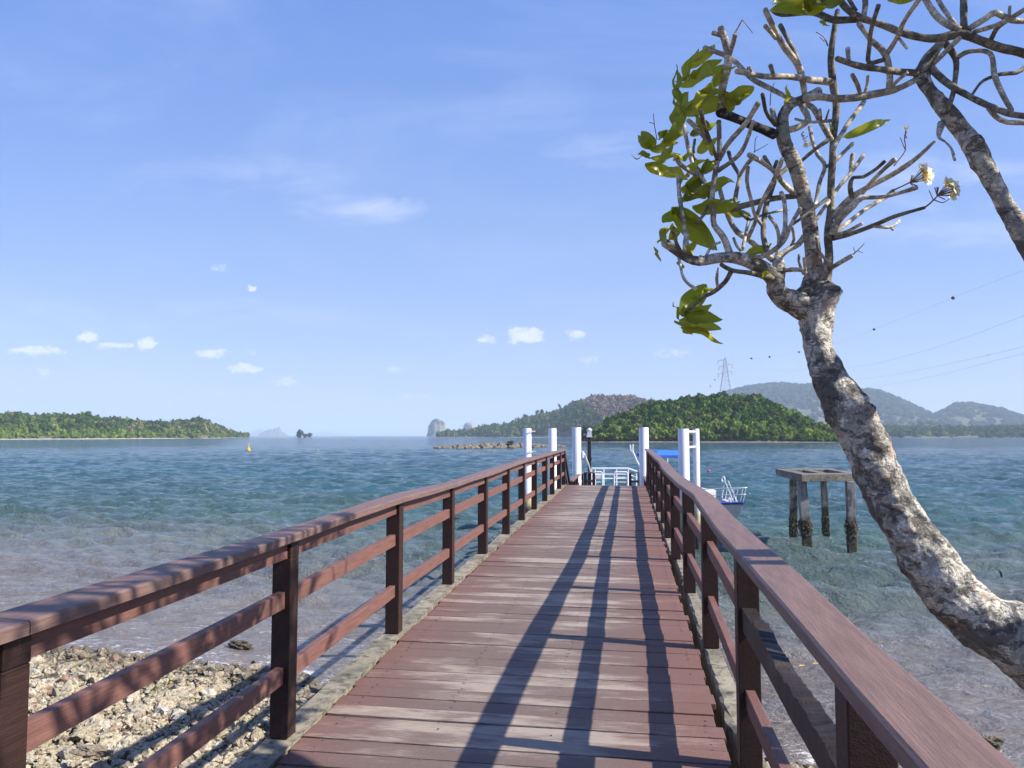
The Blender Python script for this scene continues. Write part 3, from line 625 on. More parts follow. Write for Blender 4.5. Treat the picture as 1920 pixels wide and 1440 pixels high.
for h, r in ((.48, .022), (.27, .016)):
    pts = []
    for f in (.62, .7, .78, .86, .93, .98): s = sect(f)[-1]; pts.append(BQ(s[2]+.15*(h/.5), -(s[0]*.92+.02), s[1]+h))
    pts2 = [bc+fw*((p-bc).dot(fw))-sd*((p-bc).dot(sd))+Vector((0, 0, p.z)) for p in pts][::-1]
    m.tube(spline([tuple(p) for p in pts+pts2], .1), r*.7, 8)
for f in (.66, .76, .86, .95):
    for sgn in (-1, 1): s = sect(f)[-1]; m.tube([BQ(s[2], sgn*s[0]*.88, s[1]), BQ(s[2]+.12, sgn*(s[0]*.92+.02), s[1]+.47)], .011, 6)
m.build('bow_rail', M['white'], boat, True)
m = MB(); xb = BL*.86; m.box(0, 0, 0, 0, 0, 0) if False else None
for dx_ in (0, .22): m.tube([BQ(xb+dx_, -.2, 1.1), BQ(xb+dx_-.25, -.05, 1.75), BQ(xb+dx_-.1, .15, 1.2)], .018, 8)
m.tube([BQ(xb-.25+.09*math.cos(t), 0, 1.8+.09*math.sin(t)) for t in np.linspace(0, 6.28, 14)], .02, 6)
m.tube([BQ(xb-.4, -.3, 1.15), BQ(xb+.3, .1, 1.12), BQ(xb+.1, .25, 1.16)], .05, 8); m.build('anchor_gear', M['white'], boat, True)
m = MB(); m.hexa([tuple(BQ(x, y_, z)) for z in (.8, 1.35) for x, y_ in ((BL*.3, -.75), (BL*.6, -.6), (BL*.6, .6), (BL*.3, .75))]); m.build('cabin', M['hull'], boat, bevel=.06)
# canopy: level, about 2.6 m above the water
def canopy_pts(z, inset): return [tuple(BQ(x, y_, z)) for x, y_ in ((.5+inset, -.55+inset), (2.2-inset, -.55+inset), (2.2-inset, .8-inset), (.5+inset, .8-inset))]
m = MB(); m.hexa(canopy_pts(2.38, .05)+canopy_pts(2.5, 0)); m.hexa(canopy_pts(2.501, 0)+canopy_pts(2.66, .25)); m.build('canopy', M['blue'], boat, bevel=.04)
for x, y_ in ((.7, -.45), (2.0, -.45), (2.0, .7), (.7, .7)):
    m = MB(); m.tube([BQ(x, y_, .75), BQ(x, y_, 2.38)], .024, 8); m.build('canopy_pole', M['white'], boat, True)
m = MB(); dM = 28.; m.tube(spline([P(1181.5, 834, dM), P(1182.5, 844, dM), P(1187, 848, dM), P(1192, 860, dM), P(1199, 874, dM), P(1212, 900, dM)], .1), .03, 8)
m.tube(spline([P(1187, 848, dM), P(1186, 842, dM), P(1187, 833, dM)], .08), .028, 8); m.build('mast_arm', M['white'], boat, True)

# ------------------------------------------------------------------ derelict platform
pf = empty('concrete_platform', (*WZ(1545, 1020)[:2], 0), 'derelict grey concrete platform on four barnacled legs standing in the water', 'platform')
def col(px, py, topy, wpx, d=None):
    b = WZ(px, py, 0.); dd = np.dot(b-CAM, F_); t = P(px, topy, dd); return b, t, wpx*dd/F
LEG = [(1486.5, 1005, 905, 14.5), (1519, 1032, 905, 18), (1550.5, 1003, 905, 12.5), (1597.5, 1034, 905, 17)]
pz_ = P(1519, 903, np.dot(WZ(1519, 1032)-CAM, F_))[2]; pts = []
for i, (px, py, ty, wp) in enumerate(LEG):
    b, t, wd = col(px, py, ty, wp*.86); lx = {0: .04, 1: .0, 2: -.03, 3: .05}[i]; tx = b+np.array([[.06, 0, 0], [-.14, .2, 0], [-.12, -.25, 0], [.06, .22, 0]][i]); tx[2] = pz_+.001; pts.append((b, wd))
    m = MB(); n = 24; V = []; h = wd/2
    for k in range(n+1):
        f = k/n; c = b*(1-f)+tx*f; c = np.array([c[0], c[1], -1+(pz_-.003+1)*f]); z = c[2]
        for s_, e_ in ((-1, -1), (1, -1), (1, 1), (-1, 1)): V.append((c[0]+s_*h*(1+.03*math.sin(k*2.1)), c[1]+e_*h, z))
    m.add(V, [(k*4+j, k*4+(j+1) % 4, (k+1)*4+(j+1) % 4, (k+1)*4+j) for k in range(n) for j in range(4)]+[(3, 2, 1, 0), (n*4, n*4+1, n*4+2, n*4+3)])
    leg = m.build('leg', M['legs'], pf, bevel=.012)
    q = np.random.default_rng(20+i); V0, T0 = ico(1); nb = 330; vs = []; hi = (.85 if i in (1, 3) else .55)*1.0
    for k in range(nb):                                      # oyster and barnacle crust
        z = hi*q.beta(3.2, 1.3)*1.0 if i in (1, 3) else hi*q.random()+.05; f = (z+1)/(pz_+1); c = b*(1-f)+tx*f; s_ = q.integers(4); u = q.uniform(-1, 1)*h; th = (.012+.065*math.exp(-((z-.62)/.14)**2)*(1 if i in (1, 3) else 0))
        o = [(u, -h), (h, u), (u, h), (-h, u)][s_]; nx = [(0, -1), (1, 0), (0, 1), (-1, 0)][s_]; rr = q.uniform(.012, .03); pushd = q.uniform(0, th)
        vs.append(V0*rr*q.uniform(.5, 1.3, 3)+[c[0]+o[0]+nx[0]*pushd, c[1]+o[1]+nx[1]*pushd, z])
    T = (T0[None]+np.arange(nb)[:, None, None]*len(V0)).reshape(-1, 3)
    o = tag(link('barnacle_crust', mesh_np('barnacle_crust', np.vstack(vs), T), mat('barnacles', concrete((.16, .14, .09), (.1, .085, .05), (.025, .022, .015), .8)) if i == 0 else bpy.data.materials['barnacles'], leg, loc=(0, 0, 0)), kind='stuff')
def pfp(px, py, z=None): return WZ(px, py, z)
ztop = pz_+.21
c0_, c1_, c2_, c3_ = [WZ(*q_, ztop) for q_ in ((1454, 879), (1503, 889.4), (1615, 888), (1556, 878))]
# frame slab: four edge beams butted round an open middle
def ring(C4, z0, z1, wd, name, par):
    cs = [Vector((c[0], c[1], 0)) for c in C4]; ctr = sum(cs, Vector())/4
    inn = [ctr+(c-ctr)*(1-wd) for c in cs]; m = MB()
    V = []
    for c in cs+inn: V += [(c.x, c.y, z0), (c.x, c.y, z1)]
    Q_ = []
    for i in range(4):
        j = (i+1) % 4; Q_ += [(2*i, 2*j, 2*j+1, 2*i+1), (8+2*i, 8+2*i+1, 8+2*j+1, 8+2*j), (2*i+1, 2*j+1, 8+2*j+1, 8+2*i+1), (2*i, 8+2*i, 8+2*j, 2*j)]
    m.add(V, Q_); return m.build(name, M['conc'], par, bevel=.012)
ring([c0_, c1_, c2_, c3_], pz_+.002, ztop, .34, 'edge_beam', pf)
cs = [Vector((c[0], c[1], 0)) for c in (c0_, c1_, c2_, c3_)]
a, b_ = (cs[0]+cs[3])/2, (cs[1]+cs[2])/2; ctr = sum(cs, Vector())/4; a = ctr+(a-ctr)*.67; b_ = ctr+(b_-ctr)*.67
m = MB(); m.beam((a.x, a.y, ztop-.08), (b_.x, b_.y, ztop-.08), .25, .13); m.build('cross_beam', M['conc'], pf, bevel=.01)

# ------------------------------------------------------------------ buoys and floating bits
b = WZ(466, 845); d = np.dot(b-CAM, F_); s = d/F*.88
by = empty('navigation_buoy', tuple(b), 'tall yellow navigation buoy with topmark off the wooded headland', 'buoy')
m = MB(); m.lathe((b[0], b[1], -.1*s), [(0, 0), (4*s, 0), (4.3*s, 2*s), (3.8*s, 4*s), (2*s, 5*s), (1.3*s, 10*s), (0, 10*s)], 16); m.build('float', M['yellow'], by, True)
m = MB(); m.lathe((b[0], b[1], 9.5*s), [(.5*s, 0), (.5*s, 3*s), (1.6*s, 3*s), (1.6*s, 4.2*s), (.4*s, 5.4*s), (0, 5.5*s)], 10); m.build('topmark', M['yellow'], by, True)
b = WZ(596.5, 846); d = np.dot(b-CAM, F_); s = d/F*.8; m = MB(); m.lathe((b[0], b[1], 0), [(0, -s), (1.2*s, 0), (1.2*s, 1.4*s), (.4*s, 2*s), (.3*s, 4.4*s), (0, 4.5*s)], 10)
tag(m.build('marker_buoy', M['yellow'], None, True), 'tiny yellow marker floating in open water left of the walkway', 'buoy')
b = WZ(1329, 883.5); d = np.dot(b-CAM, F_); s = d/F; m = MB(); m.lathe((b[0], b[1], 0), [(0, -1.5*s), (2.3*s, -.8*s), (3.2*s, .5*s), (2.6*s, 1.9*s), (1*s, 2.6*s), (0, 2.7*s)], 16)
tag(m.build('float_ball', M['red'], None, True), 'small red mooring float right of the twin white piles', 'buoy')
def leaf_mesh(base, tip, width, curl, roll, tint, droop=0., n=12):
    base, tip = np.array(base), np.array(tip); d = tip-base; L = np.linalg.norm(d); d /= L; toc = (CAM-base)/np.linalg.norm(CAM-base)
    sdv = np.cross(d, toc); sdv /= np.linalg.norm(sdv)+1e-9; nv = np.cross(sdv, d); c, s = math.cos(roll), math.sin(roll); sdv, nv = sdv*c+nv*s, nv*c-sdv*s; V = []; A = []
    for i in range(n+1):
        t = i/n; wv = width/2*(math.sin(math.pi*min(1, t**.85*.97+.03))**.75)*(1-.15*t) if t < 1 else 0.0005; wv = max(wv, .0012)
        c0 = base+d*L*t+nv*curl*L*math.sin(math.pi*t)*1.+np.array([0, 0, -droop*L])*t*t+nv*.012*math.sin(t*9+L*40)
        for u in (-1, -.5, 0, .5, 1):
            V.append(c0+sdv*wv*u+nv*(abs(u)*wv*.38+.004*math.sin(t*38+u*3)*abs(u))); A.append(1. if u == 0 else .35+.25*math.sin(t*75)*(abs(u)))
    Q_ = [(i*5+j, i*5+j+1, (i+1)*5+j+1, (i+1)*5+j) for i in range(n) for j in range(4)]
    return np.array(V), np.array(Q_), np.full(len(V), tint), np.array(A)
for (px, py, lb) in ((1504, 1248, 'yellow fallen leaf floating under the rotten rail, the one nearer the pier'), (1530, 1244, 'yellow fallen leaf floating farther from the pier than its neighbour')):
    a = WZ(px-6, py, .08); b = WZ(px+6, py-1, .08); V, Q_, t_, a_ = leaf_mesh(a, b, .045, .05, 1.2, .5); V[:, 2] = .08+(V[:, 2]-V[:, 2].mean())*.2
    tag(link('fallen_leaf', mesh_np('fallen_leaf', V, Q_, True), M['fallen']), lb, 'leaf', 'yellow leaves adrift by the right railing')
m = MB(); a = WZ(1555.5, 1073, .07); m.tube(spline([a, (P(1557, 1069, np.dot(a-CAM, F_))), (P(1561, 1064, np.dot(a-CAM, F_)))], .03), [.012]+[.014]*40 if False else .014, 8)
tag(m.build('floating_stick', M['rot'], None, True), 'short dark stick poking out of the water near the platform', 'stick')
# dragonfly in flight
fl = 3.6; dgn = empty('dragonfly', tuple(P(1877, 1077, fl)), 'tiny dark dragonfly hovering over the water right of the trunk', 'insect')
m = MB(); m.tube([P(1876.5, 1074, fl), P(1877.5, 1077, fl), P(1878, 1083, fl)], [.004, .0055, .003], 8); m.tube([P(1876, 1071.5, fl), P(1876.5, 1074, fl)], .0045, 8); m.build('body', M['rot'], dgn)
for k in (0, 1):
    m = MB(); a, b, c, d = P(1876.5, 1076-k, fl), P(1874-k, 1069+k*2, fl+.01), P(1872, 1070+k*2, fl+.02), P(1876, 1077-k, fl+.002); m.add([a, b, c, d]+[np.array(v)+[0, 0, .0004] for v in (a, b, c, d)], [(0, 1, 2, 3), (7, 6, 5, 4), (0, 4, 5, 1), (1, 5, 6, 2), (2, 6, 7, 3), (3, 7, 4, 0)]); m.build('wing', M['dark'], dgn)

# ------------------------------------------------------------------ frangipani trees
KD = .72                                                    # the trees stand about three metres from the eye
class Tree:
    def __init__(s, root): s.root = root; s.pts = []           # (px, py, depth) of everything already placed
    def near(s, px, py, dflt, rad=26):
        best = None; bd = rad
        for (x, y, d) in s.pts:
            q = math.hypot(x-px, y-py)
            if q < bd: bd = q; best = d
        return best if best is not None else dflt
TR = np.random.default_rng(11)
def branch(tree, pts, dd=None, d0=None, name='branch', mt='twig', n=10, blunt=True, dflt=4.3):
    pts = [p if len(p) == 3 else (*p, None) for p in pts]; ws = [p[2] for p in pts]
    last = next(w for w in ws if w); W_ = []
    for w_ in ws: last = w_ or last; W_.append(last)
    d0 = tree.near(pts[0][0], pts[0][1], dflt) if d0 is None else d0
    L = sum(math.hypot(pts[i+1][0]-pts[i][0], pts[i+1][1]-pts[i][1]) for i in range(len(pts)-1))
    dd = TR.uniform(-1, 1)*min(.55, L/300) if dd is None else dd; acc = 0; rows = []
    for i, p in enumerate(pts):
        if i: acc += math.hypot(p[0]-pts[i-1][0], p[1]-pts[i-1][1])
        d = d0+dd*acc/L; rows.append((p[0], p[1], d, W_[i]))
    R = spline([(a/300, b/300, c, w_/300) for a, b, c, w_ in rows], .03)
    R[:, [0, 1, 3]] *= 300
    P3 = np.array([P(a, b, c*KD) for a, b, c, _ in R]); rad = R[:, 3]*R[:, 2]*KD/F/2*.94
    kk = np.stack([vnoise(P3*7+dd*31+3, 1.), vnoise(P3*7+dd*17+9, 1.), vnoise(P3*7+dd*5+21, 1.)], 1)*np.minimum(rad*.55, .008)[:, None]; P3 = P3+kk*np.minimum(1, np.arange(len(P3))/4.)[:, None]
    if blunt and mt != 'burnt' and rad[-1] < .02: rad = rad*(1+.16*np.exp(-(np.arange(len(rad))[::-1]/2.)**2)); 
    wob = vnoise(P3*9+dd*10, 1.)*.07+vnoise(P3*31, 1.)*.05; rad = rad*(1+wob)
    seglen = np.concatenate([[0], np.cumsum(np.linalg.norm(np.diff(P3, axis=0), axis=1))])
    rad *= 1+.035*np.sin(seglen*2*math.pi/.022)*(rad < .022)      # leaf-scar rings
    if blunt:
        e = P3[-1]+(P3[-1]-P3[-2])/np.linalg.norm(P3[-1]-P3[-2])*rad[-1]*.5; P3 = np.vstack([P3, e, e+(e-P3[-1])*.25]); rad = np.concatenate([rad, [rad[-1]*.75, rad[-1]*.3]])
    V, Q_, T_ = tube_np(P3, rad, n, True); al = np.concatenate([[0], np.cumsum(np.linalg.norm(np.diff(P3, axis=0), axis=1))])+d0*7+P3[0][0]; al = np.r_[np.repeat(al, n), al[0], al[-1]]
    o = link(name, mesh_np(name, V, [np.array(Q_), np.array(T_)], True, {'along': al}), M[mt], tree.root)
    for k in range(0, len(R), 2): tree.pts.append((R[k, 0], R[k, 1], R[k, 2]))
    return o
def trunk(tree, rows, knobs, name='trunk', n=128, amp=.010):
    R = spline([(*P(a, b, c*KD), w_*.95*c*KD/F/2) for a, b, c, w_ in rows], .012)
    V, Q_, T_ = tube_np(R[:, :3], R[:, 3], n, True); C_ = np.vstack([np.repeat(R[:, :3], n, axis=0), R[:1, :3], R[-1:, :3]]); nr = V-C_; nr /= np.linalg.norm(nr, axis=1)[:, None]+1e-9
    dsp = amp*fbm(V, 6, 3, .55)+amp*.7*fbm(V, 22, 3, .6)-amp*1.2*np.clip(fbm(V+9, 11, 3, .6)-.35, 0, 1)
    for (px, py, d, rd, ht) in knobs:
        c = P(px, py, d*KD); q_ = np.linalg.norm(V-c, axis=1)/(rd*KD); dsp = dsp+ht*KD*np.exp(-q_**2*1.6)*(1+.25*np.sin(q_*9)); 
        nr = nr
    V = V+nr*dsp[:, None]; al = np.concatenate([[0], np.cumsum(np.linalg.norm(np.diff(R[:, :3], axis=0), axis=1))]); al = np.r_[np.repeat(al, n), al[0], al[-1]]+.03*fbm(V, 9, 2)
    o = link(name, mesh_np(name, V, [np.array(Q_), np.array(T_)], True, {'along': al}), M['bark'], tree.root)
    for (a, b, c, w_) in rows: tree.pts.append((a, b, c))
    return o
base = P(2290, 1900, 2.7)
t1r = empty('frangipani_tree', (base[0], base[1], 0.6), 'leaning frangipani with blotchy grey trunk, bare stubby branches and windblown leaves', 'tree', 'frangipani trees leaning over the shore')
T1_ = Tree(t1r)
trunk(T1_, [(2290, 1900, 3.75, 230), (2230, 1760, 3.75, 200), (2110, 1480, 3.72, 165), (2010, 1304, 3.75, 140), (1912, 1207, 3.8, 129), (1845, 1166, 3.85, 114), (1770, 1098, 3.9, 108), (1708, 1000, 3.95, 101), (1655, 905, 4., 83), (1622, 830, 4.05, 79),
             (1588, 765, 4.08, 80), (1560, 715, 4.12, 66), (1543, 670, 4.15, 62), (1532, 615, 4.2, 64), (1529, 575, 4.22, 72), (1530, 550, 4.24, 74), (1528, 532, 4.25, 56), (1527, 500, 4.25, 36)],
      [(1625, 770, 3.97, .09, .045), (1562, 785, 4.1, .06, .012), (1564, 548, 4.15, .075, .042), (1497, 540, 4.2, .055, .05), (1500, 580, 4.2, .05, .02), (1925, 1150, 3.75, .1, .025), (1815, 1075, 3.8, .06, .02), (1690, 1075, 3.85, .06, .015), (1640, 880, 3.95, .05, .01)])
T1_.pts += [(1480, 560, 4.25), (1540, 520, 4.25)]
Br = lambda p, **k: branch(T1_, p, **k)
Br([(1522, 590, 46), (1497, 572, 50), (1472, 560, 44), (1457, 542, 36), (1457, 526, 34), (1440, 508, 30), (1398, 487, 27), (1358, 483, 22), (1309, 487, 20), (1279, 478, 18), (1247, 458, 16)], dd=-.35, name='limb', mt='bark', n=20)
Br([(1528, 530, 36), (1528, 500, 34), (1526, 477, 32), (1519, 428, 30), (1508, 369, 27), (1492, 315, 29), (1473, 270, 29), (1468, 240, 26), (1468, 218, 22), (1482, 196, 19), (1508, 183, 18), (1536, 168, 15)], dd=-.2, name='limb', mt='bark', n=20)
Br([(1545, 530, 26), (1552, 488, 18), (1552, 450, 16), (1554, 428, 15), (1558, 388, 14), (1559, 329, 14), (1560, 270, 13), (1566, 198, 14), (1560, 158, 15), (1560, 99, 12), (1566, 45, 10), (1570, 20, 7)], dd=.15, name='limb', n=14, mt='darktwig')
Br([(1456, 528, 30), (1460, 505, 24), (1457, 486, 18)], dd=.05, name='limb', mt='bark', n=16)
o = Br([(1452, 252, 22), (1420, 240, 18), (1380, 224, 17), (1352, 210, 22)], dd=-.2, mt='burnt'); o['label'] = 'blackened crooked branch'
Br([(1352, 212, 15), (1353, 190, 15), (1357, 155, 17), (1364, 120, 16), (1360, 85, 15), (1350, 52, 11)], dd=-.1); Br([(1352, 66, 9), (1337, 61, 8)], dd=0)
BL_ = [
 [(1494, 367, 12), (1440, 374, 11), (1400, 383, 12), (1360, 393, 13), (1318, 396, 12)],
 [(1492, 365, 11), (1465, 339, 10), (1447, 317), (1404, 290, 9)], [(1444, 312, 8), (1433, 295, 8)], [(1450, 320, 7), (1456, 303, 7)],
 [(1455, 486, 15), (1477, 468, 11), (1497, 456), (1509, 442, 10)],
 [(1450, 488, 13), (1427, 470, 11), (1404, 450), (1384, 436), (1370, 414, 9), (1360, 385, 9), (1350, 353, 8)],
 [(1398, 484, 9), (1427, 480, 10), (1453, 466, 10), (1471, 448, 9), (1481, 422, 8), (1499, 390, 8)],
 [(1440, 474, 11), (1431, 448, 10), (1430, 418, 10), (1435, 388, 11), (1443, 369), (1457, 333, 10), (1478, 313, 9)],
 [(1455, 483, 8), (1461, 448, 7), (1455, 424), (1442, 406, 6)], [(1464, 456, 9), (1473, 422, 9), (1471, 379, 8), (1464, 361, 7)], [(1483, 462, 7), (1489, 448, 6), (1485, 428, 5)],
 [(1370, 480, 15), (1356, 448, 13), (1338, 422, 12), (1338, 400, 12), (1336, 370, 12), (1344, 315, 11), (1349, 290, 10), (1349, 257, 9), (1348, 228, 9)],
 [(1390, 470, 8), (1381, 460, 6), (1376, 447, 5)], [(1392, 468, 7), (1400, 428, 6), (1404, 414, 5)],
 [(1402, 448, 9), (1415, 418, 8), (1427, 385), (1443, 353, 9), (1461, 315, 8), (1467, 297, 7)],
 [(1432, 426, 8), (1415, 404, 7), (1406, 369), (1400, 339), (1402, 313, 7)],
 [(1404, 412, 8), (1385, 395, 7), (1378, 377, 9), (1384, 345, 9), (1386, 329, 8), (1372, 305, 7), (1366, 286, 7)], [(1386, 330, 8), (1398, 311, 7), (1410, 297, 7)],
 [(1346, 320, 10), (1370, 303, 9), (1390, 284, 9), (1402, 260, 8), (1412, 228, 6)], [(1348, 300, 10), (1368, 266, 10), (1398, 232, 10), (1421, 196, 10)],
 [(1346, 300, 9), (1334, 270, 9), (1322, 233, 9), (1315, 206, 8)], [(1334, 273, 9), (1307, 241, 9), (1291, 226, 8)],
 [(1338, 400, 9), (1322, 345, 8), (1303, 317, 8), (1291, 280, 8), (1285, 250), (1283, 237, 7)], [(1310, 330, 8), (1299, 325, 8), (1275, 307, 8), (1265, 291, 7)], [(1320, 343, 7), (1300, 290, 6), (1302, 262, 5)],
 [(1290, 480, 9), (1286, 440, 9), (1275, 373, 9), (1273, 329, 8)], [(1279, 478, 9), (1268, 455, 7), (1262, 435, 7)], [(1285, 478, 11), (1285, 455, 10), (1288, 438, 8)],
 [(1272, 480, 6), (1283, 522, 6), (1304, 541, 6)], [(1465, 524, 14), (1410, 512, 10), (1372, 507, 9), (1352, 497, 8)], [(1371, 509, 10), (1360, 530, 9), (1340, 547, 9), (1315, 560, 7), (1280, 592, 5)], [(1346, 540, 5), (1344, 522, 6), (1347, 502, 3)],
 [(1466, 506, 11), (1500, 506, 9), (1508, 512, 10)], [(1504, 508, 6), (1498, 490, 5), (1499, 478, 5)], [(1510, 508, 6), (1507, 484, 5)], [(1551, 507, 10), (1572, 494, 9), (1596, 480, 8)],
 [(1562, 447, 10), (1603, 436, 9), (1642, 422, 9), (1678, 406, 8), (1733, 390, 6)], [(1640, 424, 7), (1670, 426, 6), (1686, 414, 5)], [(1670, 426, 4), (1674, 431, 4)],
 [(1563, 442, 7), (1590, 433, 6), (1615, 420, 6)], [(1562, 440, 10), (1589, 420, 9), (1623, 394, 8), (1654, 372, 8), (1674, 357, 7)],
 [(1558, 440, 18), (1565, 428, 16), (1579, 406, 15), (1599, 386, 13), (1615, 372, 10), (1658, 369, 8), (1718, 351, 8)],
 [(1562, 410, 14), (1570, 397, 14), (1595, 373, 14), (1629, 351, 11), (1678, 323, 11), (1718, 295, 9), (1753, 264, 5)], [(1617, 362, 9), (1638, 337, 8), (1676, 301, 9)],
 [(1598, 372, 11), (1595, 349, 9), (1601, 332, 8), (1619, 331, 7), (1642, 317, 7), (1658, 303, 7)],
 [(1530, 412, 7), (1565, 361, 8), (1595, 323, 8), (1619, 291, 8)], [(1595, 325, 8), (1596, 308, 8), (1599, 290, 8)], [(1560, 308, 8), (1580, 288, 7), (1599, 270, 7)],
 [(1526, 392, 7), (1536, 349, 8), (1547, 313, 8), (1532, 290, 8), (1522, 262, 7), (1518, 239, 7)], [(1547, 313, 7), (1558, 309, 7)], [(1500, 304, 7), (1526, 282, 7), (1552, 264, 8)],
 [(1558, 262, 12), (1540, 228, 11), (1522, 200, 11), (1485, 186, 10), (1447, 168, 10), (1408, 146, 10), (1370, 111, 10), (1322, 91, 9)],
 [(1558, 154, 14), (1497, 148, 12), (1427, 142, 11), (1381, 135, 9)], [(1410, 141, 7), (1404, 127, 8)], [(1452, 145, 7), (1445, 124, 8)],
 [(1512, 188, 12), (1508, 172, 12), (1497, 127, 14), (1467, 83, 12), (1441, 36, 10), (1433, 18, 9)], [(1500, 125, 9), (1490, 100, 9), (1477, 75, 8), (1464, 48, 8)], [(1455, 72, 8), (1435, 49, 8)],
 [(1368, 105, 8), (1378, 66, 9)], [(1378, 62, 4), (1392, 37, 2)], [(1455, 234, 10), (1437, 212, 8), (1429, 177, 7)], [(1455, 232, 9), (1446, 205, 9)],
 [(1474, 245, 12), (1500, 238, 12), (1517, 224, 12), (1508, 204, 12), (1502, 188, 12)], [(1491, 223, 5), (1516, 228, 6), (1558, 226, 6)], [(1540, 226, 5), (1537, 205, 5)], [(1548, 226, 4), (1554, 206, 3)],
 [(1473, 430, 6), (1512, 402, 6), (1550, 372, 6)], [(1408, 412, 5), (1440, 400, 5), (1478, 392, 5)], [(1560, 500, 6), (1535, 470, 6), (1530, 445, 5)], [(1320, 487, 7), (1335, 462, 5), (1350, 455, 4)], [(1305, 420, 6), (1322, 400, 6), (1328, 385, 5)],
]
for b in BL_: Br(b, mt='darktwig' if TR.random() < .18 else 'twig')
# fine flower stalks on the tips
TW = [[(1596, 480, 3), (1612, 466, 2), (1621, 456, 1.5)], [(1604, 474, 1.6), (1600, 464, 1.2)], [(1608, 470, 1.6), (1618, 474, 1.2)], [(1733, 390, 4), (1752, 374, 3), (1763, 360, 2.5)], [(1750, 375, 2), (1742, 357, 1.6)], [(1752, 375, 2), (1768, 380, 2), (1781, 372, 1.4)], [(1674, 357, 4), (1690, 350, 3), (1709, 341, 3)], [(1676, 311, 2.5), (1698, 282, 2.2), (1696, 262, 2.), (1700, 246, 1.5)], [(1697, 280, 1.8), (1688, 258, 1.3)],
      [(1392, 37, 1.5), (1402, 50, 1.4), (1411, 61, 1.4)], [(1232, 262, 2), (1227, 235, 1.8), (1225, 213, 1.5)], [(1227, 232, 1.5), (1217, 229, 1.2)], [(1445, 175, 1.8), (1444, 198, 2)], [(1445, 175, 1.6), (1452, 155, 1.4)], [(1415, 286, 1.8), (1416, 262, 1.6), (1421, 255, 1.2)], [(1413, 285, 1.8), (1432, 275, 1.4), (1440, 270, 1.2)], [(1552, 86, 3), (1545, 70, 2), (1530, 60, 1.6)], [(1537, 70, 1.4), (1546, 78, 1.4)], [(1505, 262, 1.8), (1515, 255, 1.5)]]
for b in TW: branch(T1_, b, dd=0, name='twig', mt='stalk', n=6, blunt=False)

LV = [ # base, tip, width px, tint, roll
 (1275,152,1313,90,15,.6,.5),(1285,128,1341,83,18,.8,.3),(1295,146,1352,110,20,.75,-.4),(1308,146,1366,127,22,.45,.5),(1325,168,1377,122,14,.9,.6),(1350,190,1411,163,26,.8,-.3),(1355,192,1404,171,13,.6,.8),(1274,162,1324,139,16,.97,.2),
 (1278,212,1375,176,26,.65,.3),(1350,212,1379,180,20,.85,.4),(1276,195,1274,130,15,.25,.7),(1262,235,1290,170,24,.3,.5),(1245,265,1284,208,22,.35,-.5),(1248,268,1288,247,17,.5,.5),(1226,278,1202,246,24,.55,.2),(1222,282,1268,266,16,.5,-.4),
 (1220,292,1195,287,9,.3,.3),(1224,298,1272,288,14,.4,.4),(1208,307,1272,331,20,.8,-.1),(1252,312,1290,337,12,.95,.4),(1296,252,1342,232,17,.7,.3),(1308,285,1345,258,18,.85,-.3),(1317,322,1346,300,20,.15,.2),(1262,300,1298,288,14,.6,.8),
 (1284,378,1316,322,26,.15,.3),(1299,374,1379,341,22,.45,.6),(1298,386,1388,378,24,.55,-.5),(1340,390,1407,408,18,.5,.5),(1262,390,1345,470,36,.3,-.1),(1270,392,1243,418,20,.1,.7),(1247,425,1235,458,12,.5,.6),(1300,372,1332,350,14,.7,-.6),
 (1262,425,1268,455,12,.9,.5),(1285,482,1303,453,16,.8,.3),(1227,464,1237,488,6,.6,.2),(1395,478,1448,457,15,.4,-.3),(1304,490,1325,478,7,.8,.5),(1420,520,1448,512,9,.7,.5),
 (1273,592,1326,532,34,.1,.2),(1279,588,1337,574,20,.6,.5),(1282,592,1355,598,22,.2,-.3),(1272,602,1354,617,20,.45,-.2),(1275,608,1335,622,9,.9,.8),(1278,612,1355,645,12,.7,.5),(1274,598,1262,566,6,.1,.6),(1268,600,1296,628,7,.4,.8),(1300,562,1340,540,12,.2,-.9),
 (1580,259,1672,223,15,.45,.1),(1475,200,1476,160,8,.85,.4),(1555,252,1557,232,8,.8,.4),(1240,300,1262,272,14,.3,.2),(1288,318,1320,300,14,.9,-.4),(1270,345,1294,320,13,.2,.8),(1283,228,1262,182,13,.2,.9),(1330,238,1300,215,12,.6,.3),(1300,205,1330,160,16,.9,-.2),(1312,180,1342,148,16,.5,.5),
 (1240,440,1262,420,8,.5,.3),(1282,500,1268,492,6,.5,.3),(1318,262,1338,290,12,.9,.6),(1255,245,1232,262,12,.35,.4),(1292,350,1270,362,10,.7,.2)]
def add_leaves(tree, L, name='foliage', dflt=4.2):
    Vs, Qs, Ts, As = [], [], [], []; nb = 0
    for i, (x0, y0, x1, y1, wd, ti, ro) in enumerate(L):
        d = tree.near(x0, y0, dflt, 60); L_ = math.hypot(x1-x0, y1-y0); dt = TR.uniform(-.07, .07)
        # a big blade seen edge-on or foreshortened keeps a plausible true length
        d *= KD; V, Q_, t, a = leaf_mesh(P(x0, y0, d), P(x1, y1, d+dt), wd*1.3*d/F, TR.uniform(-.16, .16), ro*TR.choice([-1, 1]), ti)
        Vs.append(V); Qs.append(Q_+nb); Ts.append(t); As.append(a); nb += len(V)
    V = np.vstack(Vs); return link(name, mesh_np(name, V, np.vstack(Qs), True, {'tint': np.concatenate(Ts), 'vein': np.concatenate(As)}), M['leaf'], tree.root)
extra = []
